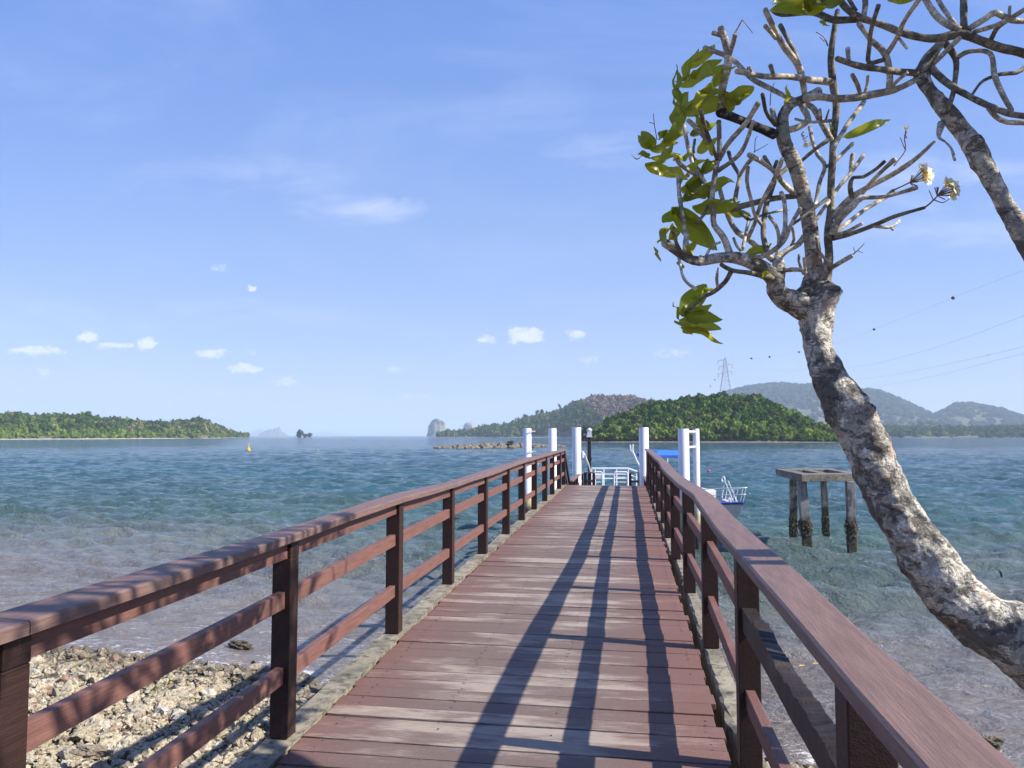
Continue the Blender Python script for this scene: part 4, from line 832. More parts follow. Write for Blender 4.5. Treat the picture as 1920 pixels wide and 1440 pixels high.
for (x0, y0, x1, y1, wd, ti, ro) in LV[:34]:
    extra.append((x0+TR.uniform(-8, 8), y0+TR.uniform(-6, 6), x1+TR.uniform(-14, 8), y1+TR.uniform(-8, 14), wd*TR.uniform(.6, .9), float(np.clip(ti+TR.uniform(-.3, .3), 0, 1)), TR.uniform(.3, 1.1)))
add_leaves(T1_, LV+extra[::2])

def flowers(tree, cx, cy, rx, ry, k, seed, sz=11, ang=-.5, sx=None, sy=None):
    q = np.random.default_rng(seed); d = tree.near(cx, cy, 4.3, 80)*KD; Vs, Qs, As = [], [], []; nb = 0; st = MB(); sx = sx or cx-rx*1.5; sy = sy or cy+ry*1.3
    for i in range(k):
        t = q.uniform(-1, 1); px = cx+rx*(.55+.45*q.random())*math.cos(ang+t*1.1); py = cy+ry*(.55+.45*q.random())*math.sin(ang+t*1.1); dd = d+q.uniform(-.05, .05)
        C0 = P(px, py, dd); s = sz*d/F; ax = C0-P(sx, sy, d); ax /= np.linalg.norm(ax)
        st.tube([P(sx, sy, d), (P(sx, sy, d)+C0)/2, C0], [.0013, .0012, .0014], 5)
        u = np.cross(ax, [.3, .2, 1]); u /= np.linalg.norm(u); v = np.cross(ax, u)
        for j in range(5):
            a = j*2*math.pi/5+i; rd = u*math.cos(a)+v*math.sin(a); tg = -u*math.sin(a)+v*math.cos(a); n = 5; V = []; A = []
            for m_ in range(n+1):
                f = m_/n; c = C0+ax*s*(.5*f)+rd*s*(.08+.62*f**1.1); w_ = s*.36*math.sin(math.pi*min(1, f*.86+.12))
                for e in (-1, 0, 1): V.append(c+tg*w_*e+ax*(.04*s*abs(e))); A.append(f)
            Vs.append(np.array(V)); As.append(A); Qs.append(np.array([(m_*3+e, m_*3+e+1, (m_+1)*3+e+1, (m_+1)*3+e) for m_ in range(n) for e in (0, 1)])+nb); nb += len(V)
    o = link('blossoms', mesh_np('blossoms', np.vstack(Vs), np.vstack(Qs), True, {'vein': np.concatenate(As)}), M['petal'], tree.root)
    for i in range(6): a = q.uniform(-1.9, .9); st.tube([P(sx, sy, d), P(sx+rx*.8*math.cos(a), sy+ry*.9*math.sin(a), d+.01)], [.0015, .002], 5)
    st.build('flower_stalks', M['stalk'], tree.root)
flowers(T1_, 1721, 329, 19, 17, 16, 1, 15, -.2, 1706, 343); flowers(T1_, 1770, 357, 20, 18, 15, 2, 15, -.2, 1757, 367); flowers(T1_, 1699, 246, 6, 5, 2, 3, 8, -.8, 1696, 258); flowers(T1_, 1512, 262, 8, 8, 3, 4, 9, .9, 1502, 252)

b2 = P(2550, 1950, 2.4)
t2r = empty('frangipani_tree', (b2[0], b2[1], .9), 'frangipani standing mostly out of view, its pale limb and dark arching branches entering top right', 'tree', 'frangipani trees leaning over the shore')
T2_ = Tree(t2r)
trunk(T2_, [(2550, 1950, 3.3, 220), (2480, 1550, 3.3, 190), (2400, 1250, 3.35, 140), (2260, 950, 3.45, 90), (2080, 680, 3.55, 60), (1965, 515, 3.6, 46), (1925, 450, 3.65, 42), (1885, 385, 3.68, 38), (1855, 330, 3.7, 37), (1827, 275, 3.72, 37), (1805, 247, 3.75, 34), (1777, 212, 3.75, 31), (1748, 172, 3.78, 28), (1733, 140, 3.8, 27), (1740, 115, 3.8, 22), (1752, 97, 3.8, 20), (1766, 78, 3.8, 16)],
      [(1836, 262, 3.68, .025, .02), (1720, 140, 3.8, .03, .012)], n=40, amp=.005)
Br2 = lambda p, **k: branch(T2_, p, dflt=3.7, **k)
Br2([(2300, 320, 22), (2150, 210, 20), (2000, 135, 18), (1920, 105, 17), (1876, 93, 17), (1837, 75, 17), (1803, 61, 19), (1748, 69, 15), (1698, 61, 14), (1649, 44, 14), (1609, 30, 14), (1580, 8, 13), (1555, -30, 12)], dd=.3, d0=3.5, name='limb', n=16, mt='darktwig')
for i_, b in enumerate( [[(1609, 36, 13), (1560, 38, 13), (1540, 30, 13), (1516, 26, 10), (1467, 28, 9), (1450, 20, 8)], [(1807, 57, 14), (1808, 20, 14), (1807, -40, 13)], [(1800, 57, 14), (1770, 42, 13), (1755, 28, 13), (1738, 0, 12), (1725, -30, 11)], [(1795, 52, 9), (1768, 16, 9), (1750, -20, 8)],
 [(1815, 55, 12), (1847, 36, 12), (1867, 24, 12), (1896, 38, 11), (1925, 40, 10), (1970, 40, 10)], [(1827, 60, 9), (1876, 42, 9), (1920, 18, 10), (1960, -5, 9)], [(1857, 76, 9), (1870, 55, 9), (1886, 42, 8)], [(1892, 33, 6), (1893, 12, 5)],
 [(1722, 138, 13), (1659, 129, 12), (1609, 123, 12), (1570, 109, 9)], [(1592, 118, 8), (1590, 92, 8)], [(1722, 147, 12), (1695, 162, 12), (1669, 172, 14), (1619, 182, 16), (1570, 184, 15), (1535, 180, 14), (1512, 184, 14)],
 [(1742, 124, 14), (1768, 150, 14), (1817, 182, 13), (1876, 206, 13), (1920, 216, 13), (2000, 222, 13)], [(1853, 202, 9), (1866, 218, 10), (1886, 228, 10), (1925, 230, 10), (1980, 240, 10)],
 [(1667, 172, 14), (1667, 139, 13), (1659, 103, 13), (1633, 75, 10), (1611, 45, 9)], [(1664, 99, 10), (1684, 67, 9), (1698, 36, 9), (1724, -5, 9)], [(1657, 112, 9), (1629, 117, 9), (1630, 89, 9), (1635, 51, 9), (1647, 12, 8)],
 [(1772, 80, 14), (1791, 111, 12), (1790, 148, 10), (1786, 175, 9), (1777, 204, 8)], [(1792, 110, 10), (1817, 97, 9), (1857, 101, 9), (1864, 142, 11), (1880, 178, 10), (1897, 206, 8)],
 [(1820, 182, 6), (1832, 164, 6), (1845, 150, 7), (1876, 139, 8), (1906, 137, 8), (1930, 122, 8)], [(1748, 122, 10), (1777, 93, 10), (1800, 70, 9)], [(1619, 32, 12), (1622, 5, 11), (1617, -30, 10)], [(1605, 20, 8), (1590, -5, 8), (1580, -25, 8)],
 [(1752, 180, 9), (1740, 175, 8)], [(1765, 232, 15), (1762, 245, 12), (1762, 258, 6), (1774, 266, 4), (1783, 277, 4)], [(1783, 277, 4), (1787, 288, 6), (1790, 300, 5)], [(1614, 182, 7), (1608, 160, 8), (1598, 140, 8)], [(1620, 178, 6), (1626, 158, 6), (1628, 143, 6)],
 [(1620, 190, 9), (1596, 225, 10), (1570, 262, 9), (1562, 280, 9)], [(1670, 165, 8), (1684, 150, 7), (1700, 138, 6)], [(1684, 70, 6), (1700, 90, 5)]]): Br2(b, mt='darktwig' if i_ in (0, 1, 6, 8, 11, 15, 16, 18, 21, 22) else 'twig')
add_leaves(T2_, [(1560, -10, 1442, 20, 30, .15, .2), (1540, -6, 1480, 22, 34, .3, -.3), (1545, 0, 1500, 20, 30, .8, .2), (1580, -12, 1520, 12, 34, .1, .4), (1715, -2, 1664, 2, 12, .8, .1), (1500, -20, 1448, 8, 30, .2, -.4), (1541, 40, 1552, 48, 6, .97, .3)], dflt=3.8)

# the rest of the second tree's crown, above the frame: it throws the dappled shade on the railings
q = np.random.default_rng(77); V_, Q2, T2, A2 = [], [], [], []; nb = 0; tips = []
def offview(p):
    r_ = np.array(p)-CAM; z = r_@F_
    if z < .15: return True
    x, y = 960+F*(r_@R_)/z, 720-F*(r_@U_)/z; return x > 1990 or y < -60 or x < -60
def grow(p, d, rad, lvl):
    global nb
    n = 7; L = q.uniform(.4, .62)*(1 if lvl < 3 else .7); pts = [p]; dd = d.copy()
    for i in range(n):
        dd = dd+q.normal(0, .1, 3)+np.array([0, 0, .045]); dd /= np.linalg.norm(dd); nx = pts[-1]+dd*L/n
        if not offview(nx): dd[2] += .6; dd[0] += .2; dd /= np.linalg.norm(dd); nx = pts[-1]+dd*L/n
        if not offview(nx): break
        pts.append(nx)
    if len(pts) < 3: return
    v, q_, t_ = tube_np(pts, np.linspace(rad, rad*.8, len(pts)), 8); V_.append(v); Q2.append(np.array(q_)+nb); T2.append(np.array(t_)+nb); A2.append(v[:, 0]*2+v[:, 2]); nb += len(v)
    if lvl >= 5 : tips.append((pts[-1], dd)); return
    for k in range(3 if lvl == 0 else 2):
        a = q.normal(0, .62, 3); a[2] = abs(a[2])*.3; e = dd+a; grow(pts[-1], e/np.linalg.norm(e), rad*.84, lvl+1)
for p0, d_ in ((P(2000, 230, 2.6), (.6, -.4, .5)), (P(2000, 130, 2.3), (.5, -.8, .3)), (P(1807, -60, 2.72), (-.55, -.1, .8)), (P(1650, -80, 2.6), (-.9, -.5, .3)), (P(1990, 60, 2.5), (.3, -.5, .7)), (P(1725, -60, 2.75), (-.75, .1, .5)), (P(2150, 210, 2.6), (.1, -.3, .9)), (P(1560, -60, 2.75), (-.8, -.2, .45)), (P(2300, 320, 2.55), (.5, .1, .9)), (P(2080, 400, 2.55), (.3, .5, .8))):
    grow(np.array(p0), np.array(d_)/np.linalg.norm(d_), .024, 0)
link('upper_branches', mesh_np('upper_branches', np.vstack(V_), [np.vstack(Q2), np.vstack(T2)], True, {'along': np.concatenate(A2)}), M['darktwig'], t2r)
Vs, Qs, Ts, As = [], [], [], []; nb = 0
for p, d_ in tips:
    for k in range(q.integers(0, 4)):
        e = d_+q.normal(0, .6, 3); e /= np.linalg.norm(e); tp = p+e*q.uniform(.13, .24)
        if not offview(tp): continue
        V, Q_, t, a = leaf_mesh(p, tp, q.uniform(.04, .07), q.uniform(-.15, .15), q.uniform(-1, 1), q.random()); Vs.append(V); Qs.append(Q_+nb); Ts.append(t); As.append(a); nb += len(V)
link('upper_foliage', mesh_np('upper_foliage', np.vstack(Vs), np.vstack(Qs), True, {'tint': np.concatenate(Ts), 'vein': np.concatenate(As)}), M['leaf'], t2r)

# ------------------------------------------------------------------ far shores
def interp_prof(prof):
    a = np.array(prof, float); return lambda px: [np.interp(px, a[:, 0], a[:, k]) for k in range(1, a.shape[1])]
def prof_shape(t): 
    t = np.asarray(t, float); return np.where(t < 1, np.sin(np.clip(t, 0, 1)*math.pi/2)**.85, np.cos(np.clip((t-1)/.9, 0, 1)*math.pi/2))
def surf(fn, px, t, treeh, base=.5):
    top, d0, th = fn(px); dr_ = d0+th; H = np.maximum(EYE+(817-top)/F*dr_-treeh, base); d = d0+th*t
    x = (px-960)/F*d; pos = CAM[None, :2]+np.stack([ca*x-sa*cp*d, sa*x+ca*cp*d], -1); return pos, H*prof_shape(t)-.15, H
def hill(name, prof, treeh, mt, nx=220, nt=44, rough=.05, kind='structure', label=None, cat=None, bank=.5):
    fn = interp_prof(prof); pxs = np.linspace(prof[0][0], prof[-1][0], nx); ts = np.linspace(0, 1.9, nt); A, B = np.meshgrid(pxs, ts, indexing='ij')
    pos, z, H = surf(fn, A.ravel(), B.ravel(), treeh, .0)
    V = np.c_[pos, z]; s = 1/np.maximum(H.max()*.5, 1); V[:, 2] += fbm(V, s, 5, .6)*H*rough*np.clip(B.ravel()*3, 0, 1)+bank*np.clip(B.ravel()*12, 0, 1)
    V[:, 2] = np.where(B.ravel() == 0, -1.2, V[:, 2])
    o = link(name, mesh_np(name, V, grid_faces(nx, nt)[:, ::-1], True), mt); tag(o, label, cat, None, kind if not label else None); return fn
def crown_proto(seed, nq, core=True):                        # unit-radius crown: lobes thick with leaf clumps
    q = np.random.default_rng(seed); V, Q_, T_ = [], [], []; nb = 0; V0, T0 = ico(1); k = q.integers(4, 7)
    L = [(np.array([q.uniform(-.5, .5), q.uniform(-.5, .5), q.uniform(.25, .95)]), q.uniform(.38, .62)) for _ in range(k)]; L.append((np.array([0, 0, .35]), .6))
    for c, r in L:
        if core: V.append(V0*r*.8*(1+.25*vnoise(V0+seed, 2.3))[:, None]+c); T_.append(T0+nb); nb += len(V0)
    V.append(np.zeros((0, 3))); per = max(4, nq//len(L))
    for c, r in L:
        n_ = q.normal(size=(per, 3)); n_ /= np.linalg.norm(n_, axis=1)[:, None]; n_[:, 2] = np.abs(n_[:, 2])*1.0-.25; p = c+n_*r*q.uniform(.82, 1.08, (per, 1))
        tdir = np.cross(n_+q.normal(0, .5, (per, 3)), q.normal(size=(per, 3))); tdir /= np.linalg.norm(tdir, axis=1)[:, None]; b = np.cross(n_+q.normal(0, .55, (per, 3)), tdir); b /= np.linalg.norm(b, axis=1)[:, None]
        s = q.uniform(.07, .15, (per, 1))*(1 if nq > 90 else 1.6); quad = np.stack([p-tdir*s-b*s*.6, p+tdir*s*.9-b*s*.8, p+tdir*s+b*s*.7, p-tdir*s*.8+b*s], 1).reshape(-1, 3)
        V.append(quad); Q_.append(np.arange(per*4).reshape(-1, 4)+nb); nb += per*4
    return np.vstack(V), np.vstack(Q_), (np.vstack(T_) if T_ else np.zeros((0, 3), int))
PROTO = [crown_proto(100+i, 190) for i in range(7)]; PROTO2 = [crown_proto(200+i, 60) for i in range(6)]
V0_, T0_ = ico(1); PROTO3 = [(V0_*(1+.3*vnoise(V0_+i*3, 2.))[:, None]+[0, 0, .6], np.zeros((0, 4), int), T0_) for i in range(5)]
PAL = {'dark': [(.04, .085, .015), (.06, .115, .02), (.085, .145, .024), (.11, .15, .03), (.055, .1, .024)], 'mang': [(.13, .19, .028), (.165, .22, .035), (.1, .16, .028), (.14, .18, .045)],
       'mix': [(.045, .08, .018), (.06, .1, .022), (.09, .115, .03), (.04, .07, .022)], 'far': [(.018, .042, .03), (.025, .052, .036), (.034, .06, .038)], 'bare': [(.23, .15, .125), (.2, .135, .11), (.16, .125, .09), (.25, .17, .14)], 'dry': [(.16, .15, .07), (.12, .13, .05), (.2, .17, .09)]}  # 'far' greens shifted bluer and darker: distance haze put into the colour
def forest(name, items, protos, label, seed):                # items: (x, y, z, r, height factor, colour)
    q = np.random.default_rng(seed); Vs, Qs, Ts, Cs = [], [], [], []; nb = 0
    for (x, y, z, r_, hf, c) in items:
        V, Q_, T_ = protos[q.integers(len(protos))]; a = q.uniform(0, 6.28); c_, s_ = math.cos(a), math.sin(a)
        W_ = np.c_[(V[:, 0]*c_-V[:, 1]*s_)*r_, (V[:, 0]*s_+V[:, 1]*c_)*r_, V[:, 2]*r_*hf]+[x, y, z]; Vs.append(W_); Qs.append(Q_+nb); Ts.append(T_+nb); Cs.append(np.tile(np.array(c)*q.uniform(.75, 1.25), (len(V), 1))); nb += len(V)
    o = link(name, mesh_np(name, np.vstack(Vs), [np.vstack(Qs), np.vstack(Ts)], False, {'col': np.vstack(Cs)}), M['forest'])
    return tag(o, label, name.replace('_', ' '), kind='stuff')
def scatter(fn, n, pxr, tr, rr, pal, seed, treeh, hf=(1., 1.4), region=None, front=.0):
    q = np.random.default_rng(seed); px = q.uniform(*pxr, n); t = q.uniform(0, 1, n)**.8*(tr[1]-tr[0])+tr[0]; pos, z, H = surf(fn, px, t, treeh); out_ = []
    for i in range(n):
        r_ = q.uniform(*rr); 
        pl = pal(px[i], t[i], q) if callable(pal) else pal
        c = PAL[pl][q.integers(len(PAL[pl]))]; 
        if H[i] < .6 and q.random() < .3: continue
        if pl == 'mang': r_ *= .8
        out_.append((pos[i, 0], pos[i, 1], z[i]-r_*.15, r_, q.uniform(*hf), c))
    return out_
mudrock = mat('shore_rock', land((.1, .08, .06), (.2, .16, .12), (.05, .04, .035), .4))
grassy = mat('hill_ground', land((.09, .09, .045), (.14, .12, .07), (.05, .06, .03), .03))
dryhill = mat('dry_hillside', land((.1, .085, .05), (.06, .07, .03), (.03, .045, .02), .008))

# green island on the right (about 380 m away)
GI = [(1095, 816, 400, 20), (1112, 812, 392, 30), (1130, 797, 388, 45), (1160, 777, 386, 55), (1200, 762, 384, 60), (1250, 751, 380, 62), (1310, 742, 378, 66), (1360, 739, 378, 66), (1410, 741, 376, 64), (1440, 748, 376, 60),
      (1465, 765, 378, 55), (1500, 784, 380, 50), (1535, 796, 384, 40), (1560, 806, 390, 28), (1580, 826, 396, 10)]
giF = hill('island_ground', GI, 7.6, mudrock, 200, 40)
pal_gi = lambda px, t, q: 'mang' if t < .16 or (t < .38 and q.random() < .4) else ('dry' if q.random() < .05 else ('mix' if q.random() < .42 else 'dark'))
forest('forest', scatter(giF, 2200, (1098, 1572), (.03, 1.2), (2.3, 5.8), pal_gi, 1, 7.6), PROTO, 'dense dark green jungle covering the humped island on the right', 1)
# mangrove bushes one can tell apart along its shore
q = np.random.default_rng(5); pxm = 1118.; k = 0; MG = []
while pxm < 1570: MG.append(pxm); pxm += q.uniform(7, 13)
protoM = []; ORD = 'first second third fourth fifth sixth seventh eighth ninth tenth eleventh twelfth thirteenth fourteenth fifteenth sixteenth seventeenth eighteenth nineteenth twentieth'.split()+[f'{k}th' if k % 10 not in (1, 2, 3) else f'{k}'+{1: 'st', 2: 'nd', 3: 'rd'}[k % 10] for k in range(21, 50)]
for i in range(4):
    V, Q_, T_ = crown_proto(400+i, 300); me = mesh_np('crown', V*np.array([1, 1, .95])+[0, 0, .22], [Q_, T_], False, {'col': np.tile(np.array(PAL['mang'][i]), (len(V), 1))}); me.materials.append(M['forest'])
    m = MB(); 
    for j in range(9): a = j*.7; m.tube([(.45*math.cos(a), .45*math.sin(a), -.12), (.2*math.cos(a), .2*math.sin(a), .22), (.05*math.cos(a), .05*math.sin(a), .5)], [.02, .028, .03], 5)
    rm = bpy.data.meshes.new('stilt_roots'); rm.from_pydata(m.v, [], m.q+m.t); rm.materials.append(M['rot']); protoM.append((me, rm))
for i, px in enumerate(MG):
    pos, z, H = surf(giF, np.array([px]), np.array([.02+.05*q.random()]), 7.6); r_ = q.uniform(2., 3.1)
    anc = [(1118, 'of the humped island, counted rightward from its left tip'), (1215, 'of the humped island, right of the pile near the blue canopy'), (1310, 'of the humped island, right of the twin white piles')]; an_ = [a for a in anc if a[0] <= px+1][-1]; ordn = sum(1 for x in MG if an_[0]-1 <= x <= px)
    e = empty('mangrove_tree', (pos[0, 0], pos[0, 1], .2), f'{ORD[ordn-1]} shore mangrove {an_[1]}', 'tree', 'mangroves along the shore of the humped island')
    e.scale = (r_, r_, r_*q.uniform(.95, 1.25)); e.rotation_euler.z = q.uniform(0, 6.28); me, rm = protoM[i % 4]
    for nm, mm in (('crown', me), ('stilt_roots', rm)): o = bpy.data.objects.new(nm, mm); COL.objects.link(o); o.parent = e
def strand(name, pxs, d, hgt, wid, mt, seed, label=None):            # low rocky or sandy rim
    q = np.random.default_rng(seed); n = 260; px = np.linspace(*pxs, n); V = []
    for i, x in enumerate(px):
        e = math.sin(math.pi*i/(n-1))**.4; dd = np.interp(x, [a for a, b in d], [b for a, b in d])
        for k, (o_, h_) in enumerate(((-wid, -.6), (-wid*.6, .5), (-wid*.1, 1.), (wid*.5, .8), (wid, -.5))): p = P(x, 817, dd+o_*e); V.append((p[0], p[1], h_*hgt*e*(1 if h_ > 0 else 1)))
    V = np.array(V); V += np.c_[fbm(V, .6, 3)*.3, fbm(V+4, .6, 3)*.3, fbm(V, .9, 4, .65)*hgt*.35]
    return tag(link(name, mesh_np(name, V, grid_faces(n, 5)[:, ::-1]), mt), kind='structure')
strand('shore', (1040, 1585), [(1040, 372), (1110, 378), (1300, 366), (1450, 364), (1585, 376)], .5, 7, mudrock, 1)

# wooded headland on the left (650 m to 1.5 km)
LH = [(-260, 768, 560, 110), (-100, 776, 600, 110), (0, 773, 640, 110), (30, 775, 650, 100), (70, 777, 670, 100), (110, 779, 690, 100), (150, 779, 700, 100), (200, 783, 740, 100), (240, 787, 770, 100), (280, 791, 820, 100), (310, 792, 850, 100),
      (345, 787, 880, 110), (375, 785, 900, 110), (395, 791, 960, 110), (420, 803, 1050, 90), (445, 811, 1180, 60), (468, 817, 1300, 30)]
lhF = hill('headland_ground', LH, 8, grassy, 200, 30)
pal_lh = lambda px, t, q: 'mang' if t < .2 else ('dry' if (px > 320 and q.random() < .25) or q.random() < .06 else ('mix' if q.random() < .65 else 'dark'))
forest('forest', scatter(lhF, 3200, (-250, 466), (.0, 1.2), (2.8, 7.), pal_lh, 2, 8, (.9, 1.4)), PROTO2, 'hazy green woods covering the long low headland at the left', 2)
strand('shore', (-260, 470), [(-260, 548), (0, 622), (150, 684), (300, 830), (400, 950), (470, 1290)], .8, 8, mat('pale_sand', land((.4, .36, .28), (.3, .27, .2), (.2, .18, .13), .2)), 2)

# hill behind with a leafless slope (0.9 to 1.6 km)
MH = [(820, 817, 1700, 60), (838, 813, 1690, 80), (860, 809, 1680, 100), (885, 806, 1650, 100), (905, 801, 1600, 120), (925, 797, 1560, 160), (945, 798, 1520, 200), (965, 790, 1480, 240), (1000, 780, 1420, 260), (1030, 775, 1380, 280), (1055, 766, 1330, 300), (1080, 753, 1280, 320),
      (1110, 744, 1240, 330), (1150, 743, 1200, 340), (1190, 745, 1160, 340), (1215, 752, 1140, 330), (1260, 756, 1120, 320), (1320, 750, 1120, 320), (1400, 742, 1120, 320), (1450, 760, 1120, 300), (1520, 800, 1120, 200), (1580, 817, 1120, 60)]
mhF = hill('hillside', MH, 11, grassy, 240, 50)
pal_mh = lambda px, t, q: 'mang' if t < .07 else ('bare' if 1080+50*(1-t) < px < 1225-20*t and .22 < t and q.random() < .95 else ('dry' if q.random() < .1 else ('mix' if q.random() < .7 else 'dark')))
forest('forest', scatter(mhF, 3400, (822, 1500), (.03, 1.15), (5.5, 9), pal_mh, 3, 11, (1., 1.6)), PROTO2, 'wooded hill behind the island with a leafless reddish brown slope', 3)
strand('shore', (815, 1120), [(815, 1690), (900, 1600), (1000, 1400), (1120, 1230)], .9, 14, bpy.data.materials['pale_sand'], 3)

# lone tall trees standing above the skylines
def tall_tree(px, foot, top, d, rpx, label, seed, pal='mix'):
    b = P(px, foot, d); t = P(px, top, d); r_ = rpx*d/F; H = t[2]-b[2]; q = np.random.default_rng(seed)
    e = empty('tall_tree', tuple(b), label, 'tree', 'tall trees standing above the far woods'); m = MB(); s = H*.02
    m.tube([b, b+[s, 0, H*.5], b+[0, 0, H*.85]], [H*.03, H*.022, H*.01], 6)
    for k in range(4): a = q.uniform(0, 6.28); m.tube([b+[0, 0, H*(.5+.08*k)], b+[r_*.7*math.cos(a), r_*.5*math.sin(a), H*(.68+.07*k)]], [H*.014, H*.006], 5)
    m.build('trunk', M['twig'], e); V, Q_, T_ = crown_proto(seed, 130, True); V = V*[r_, r_, H*.4]+b+[0, 0, H*.48]
    link('crown', mesh_np('crown', V, [Q_, T_], False, {'col': np.tile(np.array(PAL[pal][seed % 3]), (len(V), 1))}), M['forest'], e)
tall_tree(168, 788, 771, 790, 8, 'tall spreading tree poking above the headland woods on the left', 31)
tall_tree(1007, 785, 767, 1600, 4, 'thin pair member: slimmer tree on the ridge right of the sea stacks', 32, 'dark'); tall_tree(1017, 785, 766, 1600, 5, 'fuller dark tree on the ridge beside a slimmer one', 33, 'dark')
tall_tree(985, 796, 777, 1620, 6, 'round-headed tree lowest on the ridge, left of a pair of trees', 34); tall_tree(1049, 770, 757, 1600, 3, 'spindly tree alone on the rising ridge line', 35)
tall_tree(840, 818, 803, 1660, 7, 'feathery shore tree right of the domed sea stack', 36, 'mang'); tall_tree(852, 818, 804, 1665, 5, 'second feathery tree on the sand point near the domed stack', 37, 'mang')

# little tree islet and sand lines near the horizon
it = empty('tree_islet', tuple(P(568, 819.5, 1500)), 'tiny islet of two tree clumps right of the far blue island', 'islet')
for px, top, rp, sd_ in ((562, 806, 9, 41), (580, 811, 6, 42), (572, 812, 6, 43)):
    b = P(px, 819, 1500); V, Q_, T_ = crown_proto(sd_, 130); r_ = rp*1500/F; V = V*[r_, r_, (819-top)/F*1500/1.25]+[b[0], b[1], .2]; link('crown', mesh_np('crown', V, [Q_, T_], False, {'col': np.tile(np.array((.045, .07, .02)), (len(V), 1))}), M['forest'], it)
strand('sandbar', (470, 650), [(470, 1500), (650, 1600)], .7, 10, bpy.data.materials['pale_sand'], 4)
strand('sandbar', (700, 860), [(700, 2300), (860, 1750)], .6, 12, bpy.data.materials['pale_sand'], 5)

# rocky reef with a bush, 205 m away
V1, T1 = ico(2); q = np.random.default_rng(9); vs = []; nn = 0
rf = empty('rock_reef', tuple(WZ(900, 840)), 'low tan rocky reef breaking the water left of the white piles', 'reef')
protos_r = []
for k in range(8):
    v = V1.copy()
    for c in range(6): d = q.normal(size=3); d /= np.linalg.norm(d); v -= np.maximum(0, v@d-q.uniform(.45, .75))[:, None]*d
    protos_r.append(v*(1+.2*vnoise(V1+k, 2.5))[:, None])
for i in range(420):
    f = q.random(); px = 815+f*245; dd = np.interp(px, [815, 900, 1060], [196, 204, 222])+q.uniform(-7, 7)*(math.sin(math.pi*min(1, f*1.3+.05))**.5 if f < .75 else .9); s = q.uniform(.3, .95)*(.6+.6*math.sin(math.pi*f)); b = P(px, 817, dd); b[2] = q.uniform(-.1, .35)*math.sin(math.pi*f)
    vs.append(protos_r[i % 8]*s*[1.1, 1, 1.05]+b)
T = (T1[None]+np.arange(420)[:, None, None]*len(V1)).reshape(-1, 3)
link('boulders', mesh_np('boulders', np.vstack(vs), T), mat('reef_rock', concrete((.26, .225, .17), (.15, .125, .09), (.05, .042, .032), .85)), rf)
b = P(957, 836, 207); V, Q_, T_ = crown_proto(51, 250); b[2] = .5; V = V*[1.5, 1.5, 1.1]+b; link('bush', mesh_np('bush', V, [Q_, T_], False, {'col': np.tile(np.array((.1, .1, .05)), (len(V), 1))}), M['forest'], rf)

# limestone stacks and far blue islands
def stackm(g):
    p = g.pos(); z = g.n('ShaderNodeSeparateXYZ', None, Vector=p).outputs[2]; n = g.noise(p, .02, 6, .65); v = g.noise(p, .05, 6, .7, (1, 1, .25))
    c = g.mix(g.sm(g.m('ADD', n, g.m('MULTIPLY', v, .6)), .72, .86), (.03, .05, .025), (.3, .27, .23)); pbr(g, c, .95, v, .8, 6.)
M['stack'] = mat('limestone', stackm)
def outline3d(name, pts, d, depth, mt, label=None, cat=None, group=None, kind=None, nt=15, rough=.05, p=2.2):
    n = 70; a = np.array(pts, float); px = np.linspace(a[0, 0], a[-1, 0], n); top = np.interp(px, a[:, 0], a[:, 1]); V = []; s = d/F; mid = (px[0]+px[-1])/2; hw = (px[-1]-px[0])/2
    for i in range(n):
        u = abs((px[i]-mid)/hw); dp = depth*max(.08, (1-u**2.4))**.6
        for j in range(nt): t = -1+2*j/(nt-1); b = P(px[i], 817, d+dp*t); h = (EYE+(817-top[i])*s)*(1-abs(t)**p) if j not in (0, nt-1) else -2; V.append((b[0], b[1], h))
    V = np.array(V); H = V[:, 2].max(); V += (np.c_[fbm(V, 3/H, 4), fbm(V+7, 3/H, 4), fbm(V+3, 4/H, 4)*.8])*H*rough
    return tag(link(name, mesh_np(name, V, grid_faces(n, nt)[:, ::-1], True), mt), label, cat, group, kind)
outline3d('sea_stack', [(800, 816), (801.5, 806), (804, 797), (809, 790), (816, 786.5), (823, 786), (830, 788.5), (835, 794), (838, 802), (838.5, 810), (839, 816)], 3300, 45, M['stack'], 'big domed limestone sea stack with pale cliff on the horizon', 'sea stack', 'limestone stacks on the horizon', rough=.06, p=5)
outline3d('sea_stack', [(869, 812), (870, 798), (874, 793), (880, 791.5), (888, 794), (891, 798), (892, 812)], 4500, 50, M['stack'], 'smaller blocky blue-grey sea stack showing over the shore trees', 'sea stack', 'limestone stacks on the horizon', rough=.05, p=5)
outline3d('far_island', [(484, 816), (490, 811), (500, 806), (508, 804.5), (510, 806), (516, 802), (519, 804), (522, 800), (525, 802), (526, 806), (532, 811), (538, 815), (541, 817)], 9000, 500, dryhill, kind='structure', label=None)
outline3d('far_island', [(462, 817), (472, 811), (480, 806), (486, 803), (492, 804), (500, 812), (506, 817)], 15000, 500, dryhill, kind='structure')
outline3d('far_island', [(586, 817), (600, 810), (612, 809), (628, 812), (645, 816), (652, 817)], 17000, 500, dryhill, kind='structure')
outline3d('far_island', [(700, 817), (730, 814), (760, 815), (790, 817)], 20000, 500, dryhill, kind='structure')

